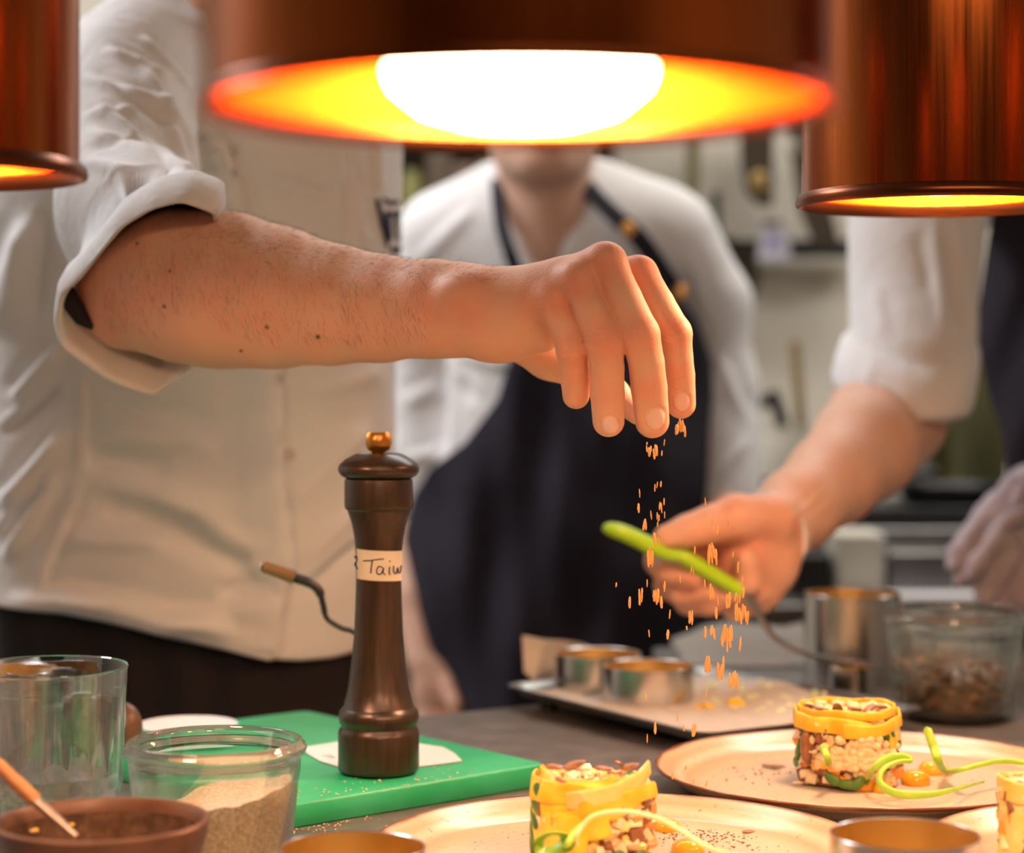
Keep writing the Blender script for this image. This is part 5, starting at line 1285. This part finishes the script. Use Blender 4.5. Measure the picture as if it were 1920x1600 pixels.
# ------------------------------------------------------------ person at the right
p3 = thing('person', (.70, 2.36, 0), 'person at the right edge in white jacket and navy apron, holding a spatula', 'person')
o3 = np.array(p3.location)
s = SDF((.06, 1.62, CZ-.235), (.60, 2.30, CZ+.05), .0028)
A3 = [J(1712, 560, 2.12, 76), J(1700, 690, 2.065, 92), J(1668, 775, 2.025, 106), J(1622, 838, 1.96, 98), J(1560, 900, 1.90, 84), J(1495, 955, 1.84, 74), J(1450, 995, 1.80, 66)]
s.chain([a for a, r in A3], [r for a, r in A3], .012)
s.cap(J(1452, 1000, 1.80, 64)[0], J(1400, 1030, 1.775, 60)[0], .028, .026, .01)         # back of hand
s.cap(J(1440, 1060, 1.79, 0)[0], J(1385, 1080, 1.775, 0)[0], .027, .020, .012)
s.cap(P(1420, 1110, 1.79), P(1380, 1130, 1.785), .020, .016, .012)
kf = .003
s.chain([P(1450, 975, 1.775), P(1380, 972, 1.755), P(1330, 985, 1.745), P(1290, 997, 1.740), P(1248, 1008, 1.735)], [.022, .0195, .0150, .0130, .0105], .008)   # thumb on top
s.chain([P(1385, 1000, 1.80), P(1300, 1030, 1.775), P(1235, 1052, 1.765), P(1248, 1070, 1.750), P(1300, 1082, 1.742)], [.015, .0135, .0125, .0115, .0105], kf)    # index
s.chain([P(1390, 1040, 1.80), P(1315, 1075, 1.785), P(1252, 1098, 1.775), P(1275, 1112, 1.758), P(1335, 1108, 1.748)], [.015, .013, .0120, .0110, .0100], kf)   # middle
s.chain([P(1395, 1080, 1.79), P(1330, 1118, 1.785), P(1290, 1128, 1.772), P(1330, 1132, 1.758), P(1380, 1108, 1.745)], [.015, .0130, .0115, .0105, .0095], kf)     # ring
s.chain([P(1425, 1100, 1.78), P(1395, 1128, 1.768), P(1405, 1090, 1.744), P(1398, 1050, 1.738)], [.014, .0115, .0105, .0095], kf)  # little finger tip up
V, Q = s.verts(); Q = orient(V, Q); V = relax(V, Q, 1, .3); N = normals_of(V, Q)
dd = np.zeros(len(V))
sc = 1.85/F; PV3 = np.stack([(960+V[:, 0]/V[:, 1]*F)*sc, V[:, 1], -(700+(CZ-V[:, 2])/V[:, 1]*F)*sc], 1)
for x0, y0, x1, y1, wd, am in ((1470, 985, 1560, 910, 4, 1.8), (1485, 1000, 1580, 925, 4, 1.6), (1480, 970, 1540, 905, 3, -1.0), (1400, 960, 1450, 985, 12, 1.5)):
    dd += ridge(PV3, (x0*sc, 0, -y0*sc), (x1*sc, 0, -y1*sc), wd*sc, am*.001)*(N[:, 1] < 0)
V = V+N*dd[:, None]
r3 = .5*smooth_region(V, P(1290, 1060, 1.76), .09)+.5*smooth_region(V, P(1400, 1000, 1.77), .07)
hvn = len(V)
s = SDF((.46, 2.05, .9), (.98, 2.62, 1.95), .008)
s.cap((.72, 2.38, .95), (.70, 2.36, 1.38), .12, .135, .03, n=(0, 1, 0), q=.65); s.cap((.56, 2.34, 1.43), (.86, 2.40, 1.43), .055, .055, .04)
s.chain([np.array([.53, 2.32, 1.42]), P(1765, 300, 2.2), A3[0][0]], [.055, .048, .045], .03); s.cap((.69, 2.36, 1.42), (.68, 2.32, 1.58), .06, .054, .03)
g3 = head_sdf(s, (.66, 2.27, 1.69), -.45)
V2, Q2 = s.verts(); Q2 = orient(V2, Q2)
mesh_np('body', np.vstack([V, V2])-o3, np.vstack([Q, Q2+hvn]), M['skin3'], p3, dict(red=np.r_[r3, np.zeros(len(V2))]))
face_parts(g3, -.45, p3, o3, None); head_hair((.66, 2.27, 1.69), -.45, p3, o3, 'hair_dark')
# thin pale band round the wrist
bn = MB(); ax = (A3[-1][0]-A3[-2][0]); ax /= np.linalg.norm(ax); u = np.cross(ax, (0, 1, 0)); u /= np.linalg.norm(u); v_ = np.cross(ax, u); cbn = P(1447, 998, 1.80)
lp = [cbn+(u*math.cos(t)*.0345+v_*math.sin(t)*.034)+ax*.006*math.sin(t+1) for t in np.linspace(0, 2*PI, 61)]
bn.tube(local(lp, p3), .0019, 8); bn.build('wrist_band', M['slip'], p3)
# sleeve with cuff
def oval(cx_, cy_, D, ru, rv, tilt=0., n=120, pts=None):
    c = P(cx_, cy_, D); out = []
    for i in range(n):
        t = 2*PI*i/n; x, y = ru/F*D*math.cos(t), rv/F*D*math.sin(t)
        out.append(c+np.array([x, y, x*math.tan(tilt)+.25*y]))
    return out
SS = [oval(1702, 640, 2.06, 100, 125), oval(1695, 715, 2.035, 112, 140, -.12), oval(1690, 741, 2.03, 121, 150, -.16), oval(1690, 744, 2.03, 127, 156, -.16), oval(1692, 728, 2.03, 131, 160, -.15), oval(1698, 690, 2.035, 131, 158, -.11), oval(1706, 652, 2.045, 128, 150, -.07), oval(1710, 640, 2.05, 122, 145, -.05), oval(1711, 630, 2.05, 117, 142, -.04)]
SS += [oval(*q) for q in spline([(1712, 600, 2.06, 118, 140), (1714, 500, 2.09, 121, 125), (1720, 400, 2.11, 127, 120), (1735, 300, 2.14, 135, 122), (1755, 220, 2.18, 140, 125), (1790, 160, 2.24, 140, 130)], 70)]
SV = np.vstack(SS); n = 120; nr = len(SS)
SQ = np.array([(j*n+i, j*n+(i+1) % n, (j+1)*n+(i+1) % n, (j+1)*n+i) for j in range(nr-1) for i in range(n)]); SN = normals_of(SV, SQ)
ctr = np.repeat(np.array([np.array(q).mean(0) for q in SS]), n, 0)
if ((SV-ctr)*SN)[n*30:].sum() < 0: SN = -SN; SQ = SQ[:, ::-1]
sc = 2.0/F; PV3 = np.stack([(960+SV[:, 0]/SV[:, 1]*F)*sc, SV[:, 1], -(700+(CZ-SV[:, 2])/SV[:, 1]*F)*sc], 1); dd = .0012*wob(SV, 30, 41)
for x0, y0, x1, y1, wd, am in ((1750, 400, 1770, 640, 9, 4), (1770, 420, 1800, 640, 9, -5), (1790, 400, 1830, 640, 8, 4), (1720, 430, 1745, 560, 12, -3), (1600, 640, 1820, 700, 10, -4), (1620, 690, 1790, 735, 12, 4), (1640, 540, 1660, 640, 14, 2), (1600, 720, 1680, 690, 8, 3)):
    dd += ridge(PV3, (x0*sc, 0, -y0*sc), (x1*sc, 0, -y1*sc), wd*sc, am*.001, asym=.4)
o = mesh_np('jacket_sleeve', SV+SN*dd[:, None]-o3, SQ, M['white_cloth'], p3); sm = o.modifiers.new('s', 'SOLIDIFY'); sm.thickness = .0015; sm.offset = 0
# jacket body
s = SDF((.44, 2.1, CZ-.30), (1.0, 2.62, CZ+.36), .007)
s.cap((.72, 2.38, CZ-.2), (.71, 2.37, CZ+.20), .150, .155, .05, n=(0, 1, 0), q=.72); s.cap((.57, 2.35, CZ+.245), (.85, 2.40, CZ+.245), .075, .07, .05)
s.cap((.66, 2.36, CZ+.28), (.56, 2.33, CZ+.25), .05, .07, .04)
V, Q = s.verts(); Q = orient(V, Q); N = normals_of(V, Q)
mesh_np('jacket', V+N*(.004*wob(V, 20, 51))[:, None]-o3, Q, M['white_cloth'], p3)
xl = itp([(300, 1880), (400, 1862), (480, 1850), (560, 1838), (660, 1832), (720, 1850), (800, 1876), (900, 1888), (1000, 1890), (1150, 1880), (1400, 1870), (1600, 1868)]); xr = itp([(300, 2200), (1600, 2330)])
def dep(x, y): 
    xw = (x-2110)/330.; return P(x, y, 2.36-.185*math.sqrt(max(.02, 1-min(.98, abs(xw)**2.2))))
ap = MB().loft(sheet(300, 1640, 120, xl, xr, 70, dep, lambda x, y: .005*math.sin(x*.05+y*.02)), closed=False); ap.v = [tuple(np.array(v)-o3) for v in ap.v]
o = ap.build('bib_apron', M['navy'], p3, sharp=0); sm = o.modifiers.new('s', 'SOLIDIFY'); sm.thickness = .003
mb = MB(); ribbon(mb, local([P(1838, 668, 2.25), P(1852, 690, 2.27), P(1868, 715, 2.30), P(1872, 730, 2.36)], p3), .006, .002); mb.build('apron_tie', M['white_cloth'], p3)
MB().loft([[(.72+a*math.cos(t), 2.40+b*math.sin(t), z) for t in np.linspace(0, 2*PI, 49)[:-1]] for z, a, b in ((.03, .12, .09), (.4, .15, .11), (.7, .17, .12), (.93, .16, .11))], True).build('trousers', M['black_cloth'], p3).location = -Vector(o3)
for sx in (.62, .82): MB().ellip((sx, 2.33, .045), (.05, .13, .045)).build('shoe', M['black'], p3).location = -Vector(o3)
# spatula
sp = thing('spatula', P(1640, 1246, 1.78), 'cranked spatula with a lime green handle held by the person at the right', 'spatula')
hp = spline([P(1132, 989, 1.715), P(1170, 1000, 1.718), P(1215, 1022, 1.722), P(1245, 1038, 1.726), P(1280, 1045, 1.730), P(1320, 1068, 1.734), P(1360, 1092, 1.738), P(1388, 1108, 1.742)], 50)
hr_ = np.interp(np.linspace(0, 1, 50), [0, .03, .1, .30, .42, .52, .62, 1], [.0035, .0062, .0078, .0086, .0062, .0060, .0080, .0072])
MB().tube(local(hp, sp), hr_, 18, flat=.85).build('handle', M['lime'], sp)
shp = spline([P(1384, 1106, 1.742), P(1405, 1122, 1.745), P(1430, 1165, 1.75), P(1455, 1198, 1.755), P(1500, 1222, 1.76), P(1560, 1238, 1.77), P(1600, 1244, 1.775)], 50)
MB().tube(local(shp, sp), np.interp(np.linspace(0, 1, 50), [0, .12, .3, 1], [.0066, .0058, .0036, .0026]), 14, flat=.8).build('shank', M['steel_dark'], sp)
bl_ = []; 
for j in range(16):
    u_ = j/15; c = P(1560, 1238, 1.77)*(1-u_)+P(1655, 1249, 1.80)*u_; w_ = .013*math.sin(PI*min(.98, .12+u_*.85))**.4
    bl_.append([c+np.array([0, -w_, -.0006]), c+np.array([0, 0, -.0022]), c+np.array([0, w_, -.0006]), c+np.array([0, w_, .0006]), c+np.array([0, 0, -.0006]), c+np.array([0, -w_, .0006])])
b_ = MB().loft([local(l, sp) for l in bl_], True).build('blade', M['steel'], sp)
# towel tucked at the apron
s = SDF((.44, 2.00, CZ-.27), (.62, 2.30, CZ-.08), .0028)
for pts, r0, r1 in (([(1938, 905, 2.20), (1880, 935, 2.16), (1822, 1005, 2.13), (1790, 1062, 2.12)], .015, .010), ([(1940, 925, 2.19), (1875, 975, 2.15), (1830, 1040, 2.13), (1806, 1092, 2.12)], .017, .009), ([(1940, 950, 2.19), (1890, 1000, 2.15), (1862, 1060, 2.135), (1850, 1118, 2.13)], .018, .012),
                    ([(1950, 960, 2.19), (1915, 1020, 2.16), (1890, 1080, 2.145), (1878, 1135, 2.14)], .018, .012), ([(1900, 915, 2.19), (1850, 960, 2.155), (1812, 1020, 2.14)], .012, .008), ([(1945, 935, 2.17), (1895, 975, 2.135), (1850, 1030, 2.115), (1822, 1075, 2.11)], .010, .007), ([(1945, 970, 2.17), (1905, 1030, 2.14), (1880, 1085, 2.125)], .010, .007), ([(1935, 905, 2.18), (1900, 940, 2.15), (1846, 1000, 2.13), (1800, 1075, 2.12)], .008, .006), ([(1950, 1000, 2.17), (1925, 1060, 2.15), (1912, 1130, 2.14)], .016, .012), ([(1925, 900, 2.20), (1935, 960, 2.19)], .022, .020)):
    p = spline([P(*q) for q in pts], 12); s.chain(list(p+np.array([.002*np.sin(np.arange(12)*1.9+r0*900), 0*np.arange(12), .003*np.sin(np.arange(12)*1.4+r0*700)]).T), list(np.linspace(r0*.85, r1*1.05, 12)*(1+.18*np.sin(np.arange(12)*1.7+r1*500))), .002)
s.cap(P(1925, 940, 2.18), P(1868, 1050, 2.145), .030, .030, .006, n=(0, 1, 0), q=.5); s.cap(P(1868, 1000, 2.15), P(1822, 1062, 2.135), .020, .018, .006, n=(0, 1, 0), q=.6); s.cap(P(1890, 1060, 2.15), P(1885, 1130, 2.145), .020, .022, .006, n=(0, 1, 0), q=.5)
V, Q = s.verts(); Q = orient(V, Q); N = normals_of(V, Q)
o = mesh_np('kitchen_towel', V+N*(.0016*wob(V, 90, 61)+.0009*wob(V, 260, 62))[:, None], Q, M['towel']); tag(o, 'bunched grey lilac kitchen towel hanging at the apron on the right edge', 'towel')
# ------------------------------------------------------------ back counter and wall things (out of focus)
def tg(o, l, c, g=None): return tag(o, l, c, g)
bcn = thing('back_counter', (.9, 3.525, 0), 'steel back counter along the cream wall', 'counter')
MB().box((0, 0, .93), (3.0, .84, .04)).build('countertop', M['steel_dark'], bcn, smooth=False, bevel=.004)
MB().box((0, .02, .455), (2.96, .80, .90)).build('cabinet', M['steel_dark'], bcn, smooth=False)
CT = .95
# stock pot behind the right forearm
def stand(px, py_top, D, Rpx, name, label, cat, m, base=CT, prof=None, handles=False, rim=None):
    c = P(px, py_top, D); R = Rpx/F*D; H = c[2]-base; t = thing(name, (c[0], c[1], base), label, cat)
    pr = prof or [(0, 0), (.96, 0), (1, .02), (1, .97), (1.03, .98), (1.03, 1), (.97, 1), (.96, .05), (0, .03)]
    MB().lathe([(r*R, z*H) for r, z in pr], 64).build('body', m, t)
    if handles:
        for sx in (-1, 1): MB().tube([(sx*R, -.04, H*.8), (sx*(R+.03), -.03, H*.8), (sx*(R+.03), .03, H*.8), (sx*R, .04, H*.8)], .006).build('handle', M['steel_dark'], t)
    if rim: MB().lathe([(1.01*R, H*.9), (1.06*R, H*.9), (1.06*R, H), (1.01*R, H)], 64, closed=True).build('rim', rim, t)
    return t
M['olive_steel'] = mat('olive_steel', (.34, .33, .16), .35, .9, stretch=(8, 8, 1), var=.4, vscale=3)
M['offwhite'] = mat('offwhite_plastic', (.72, .68, .58), .5)
stand(1845, 560, 3.52, 125, 'stock_pot', 'tall olive toned stock pot at the back right behind the navy apron', 'pot', M['olive_steel'], handles=True)
stand(1690, 775, 3.44, 48, 'canister', 'pale cylindrical canister beside the tall stock pot', 'canister', M['offwhite'])
ut = stand(1455, 800, 3.45, 62, 'utensil_pot', 'off white utensil pot holding a wooden spoon on the back counter', 'utensil pot', M['offwhite'])
ws = thing('wooden_spoon', P(1500, 905, 3.45), 'wooden spoon handle standing in the off white utensil pot', 'spoon')
MB().tube(local(spline([P(1505, 900, 3.45), P(1500, 780, 3.45), P(1490, 640, 3.46)], 16), ws), [.009]*16, 12).build('handle', mat('brown_spoon_wood', (.22, .15, .06), .6), ws)
bl = thing('utensil', P(1465, 880, 3.43), 'black handled scraper standing in the off white utensil pot', 'utensil')
MB().tube(local([P(1470, 870, 3.43), P(1466, 790, 3.42), P(1448, 735, 3.41)], bl), .011).build('handle', M['black'], bl)
MB().tube(local([P(1375, 752, 3.41), P(1420, 754, 3.41), P(1456, 750, 3.41)], bl), .011).build('crossbar', M['black'], bl)
# hob band with pans
hb = thing('hob', P(1650, 960, 3.25)*[1, 1, 0]+[0, 0, CT], 'black hob with low pans on the back counter', 'hob')
MB().box((0, 0, .015), (.50, .24, .03)).build('hob_plate', M['black'], hb, smooth=False, bevel=.003)
for dx, r, h in ((-.12, .085, .035), (.11, .09, .03)):
    c = np.array(hb.location)+[dx, -.02, .03]; t = thing('frying_pan', c, 'low black pan on the %s of the hob' % ('left' if dx < 0 else 'right'), 'pan')
    MB().lathe([(0, 0), (r*.8, 0), (r, h), (r*.97, h), (r*.78, .004), (0, .004)], 48).build('pan_body', M['black'], t)
    MB().tube([(r*.9, -.02, h), (r+.10, -.10, h+.02)], .009).build('handle', M['black'], t)
# containers in the middle distance on a lower steel table
tbl = thing('side_table', (.69, 2.92, 0), 'steel side table with containers behind the right forearm', 'table')
MB().box((0, 0, .86), (.70, .32, .03)).build('table_top', M['steel_dark'], tbl, smooth=False, bevel=.003)
for sx in (-.32, .32):
    for sy in (-.13, .13): MB().tube([(sx, sy, 0), (sx, sy, .85)], .018).build('leg', M['steel_dark'], tbl)
def boxt(px0, px1, py0, D, dpt, name, label, m, base, cat):
    a = P(px0, py0, D); b = P(px1, py0, D); c = ((a[0]+b[0])/2, D+dpt/2, base); o = MB().box((0, 0, (a[2]-base)/2), (b[0]-a[0], dpt, a[2]-base)).build(name, m, loc=c, smooth=False, bevel=.004); return tg(o, label, cat)
TB = .875
boxt(1572, 1660, 1002, 2.85, .12, 'food_container', 'small pale food container on the side table', M['offwhite'], TB+.001, 'container')
boxt(1668, 1795, 1035, 2.84, .14, 'steel_tub', 'low steel tub right of the pale container on the side table', M['steel_dark'], TB+.001, 'tub')
boxt(1490, 1560, 1040, 2.86, .12, 'dark_box', 'dark low box under the right forearm on the side table', M['black'], TB+.001, 'box')
pa = MB().box((0, 0, 0), (.26, .06, .010)).build('white_tray', M['slip'], loc=(P(1770, 1095, 2.80)[0], 2.80, .8805), smooth=False, bevel=.003); tg(pa, 'flat bluish white tray behind the seed jar', 'tray')

# wall rail, hanging knives and pans on the back wall
WD = 3.90
rl = MB().box((0, 0, 0), (P(1600, 0, WD)[0]-P(1280, 0, WD)[0], .03, .032)).build('knife_rail', M['black'], loc=P(1440, 466, WD), smooth=False, bevel=.004); tg(rl, 'dark magnetic rail on the cream wall right of the middle person', 'rail')
def outline(name, pts, D, th, m, label, cat, hole=None):
    c = P(*np.mean(pts, 0), D); k_ = D/F; f_ = [((x-960)*k_-c[0], -th/2, CZ-(y-700)*k_-c[2]) for x, y in pts]; b_ = [(a, th/2, z) for a, _, z in f_]
    t = thing(name, c, label, cat); MB().loft([f_, b_], True).build('body', m, t, smooth=False, bevel=.003); return t
M['dark_brown'] = mat('dark_brown_metal', (.045, .032, .02), .4, .3)
k1 = outline('cleaver_sheath', [(1385, 150), (1452, 150), (1448, 388), (1420, 385), (1398, 360), (1388, 300)], 3.82, .02, M['dark_brown'], 'broad dark sheath with a brass spot hanging at the back wall', 'sheath')
MB().ellip(local([P(1424, 342, 3.805)], k1)[0], (.018, .006, .022)).build('brass_spot', mat('dull_brass', (.30, .20, .07), .4, .6), k1)
k2 = outline('carving_knife', [(1462, 150), (1500, 150), (1575, 460), (1530, 466), (1500, 400)], 3.81, .018, M['dark_brown'], 'long dark slanting knife hanging in front of the rail', 'knife')
MB().ellip(local([P(1485, 275, 3.80)], k2)[0], (.012, .006, .02)).build('rivet', mat('grey_rivet', (.3, .28, .22), .4), k2)
tgn = outline('price_tag', [(1424, 425), (1480, 425), (1482, 490), (1422, 490)], 3.879, .006, mat('lilac_tag', (.55, .52, .60), .6), 'small lilac tag hanging from the rail under the knives', 'tag')
MB().box(local([P(1447, 418, 3.874)], tgn)[0], (.032, .006, .010)).build('clip', M['black'], tgn)
MB().box(local([P(1450, 455, 3.875)], tgn)[0], (.020, .003, .018)).build('blue_mark', mat('blue_mark', (.20, .20, .45), .6), tgn)
MB().tube([(P(1300, 0, 3.88)[0], 3.88, CZ+.45), (P(1296, 0, 3.88)[0], 3.88, CZ+.23)], .012).build('wall_pipe', M['olive_steel']); tg(bpy.data.objects['wall_pipe'], 'olive pipe running down the wall beside the middle person', 'pipe')
pn = thing('hanging_pan', P(1345, 520, 3.855), 'round dark pan hanging on the wall behind the white sleeve of the middle person', 'pan')
pb = MB(); pb.lathe([(0, 0), (.062, 0), (.075, .03), (.073, .03), (.060, .003), (0, .003)], 48); pb.v = [tuple(Matrix.Rotation(PI/2, 3, 'X')@Vector(v)) for v in pb.v]; pb.build('pan_body', M['dark_brown'], pn)
MB().tube([(0, .01, .07), (0, .02, .16)], .008).build('handle', M['black'], pn)
MB().tube([(0, .0, .155), (0, .097, .155)], .005).build('hook', M['black'], pn)
# rack with packs between the left chef and the middle person
rk = thing('wall_shelf', P(840, 440, 3.80), 'dark wall shelf loaded with brown and green packs, left of the middle person', 'shelf')
MB().box((0, 0, 0), (.62, .20, .025)).build('board', M['dark_brown'], rk, smooth=False)
MB().box((0, .11, .14), (.62, .012, .70)).build('back_panel', M['dark_brown'], rk, smooth=False)
MB().box((0, 0, .28), (.62, .20, .02)).build('board', M['dark_brown'], rk, smooth=False)
for px, w_, h, col, lb, nm in ((772, .050, .10, (.20, .19, .05), 'olive green jar standing left on the dark wall shelf', 'storage_jar'), (824, .045, .13, (.10, .07, .045), 'brown pack in the middle of the dark wall shelf', 'food_pack'), (873, .045, .11, (.16, .10, .075), 'mauve brown pack right of the middle on the dark wall shelf', 'food_pack'),
                              (922, .045, .12, (.12, .06, .025), 'rust brown pack at the right end of the dark wall shelf', 'food_pack'), (722, .04, .14, (.14, .12, .10), 'grey pack mostly hidden by the white jacket on the wall shelf', 'food_pack')):
    c = P(px, 440, 3.76); m_ = mat('pack', col, .6, var=.3, vscale=12)
    if nm == 'storage_jar': o = MB().lathe([(0, 0), (w_/2, 0), (w_/2, h*.8), (w_*.35, h*.9), (w_*.35, h), (0, h)], 32).build(nm, m_)
    else: o = MB().box((0, 0, h/2), (w_, .07, h)).build(nm, m_, smooth=False, bevel=.006)
    o.location = (c[0], c[1], rk.location.z+.0135); tg(o, lb, 'jar' if nm == 'storage_jar' else 'pack')
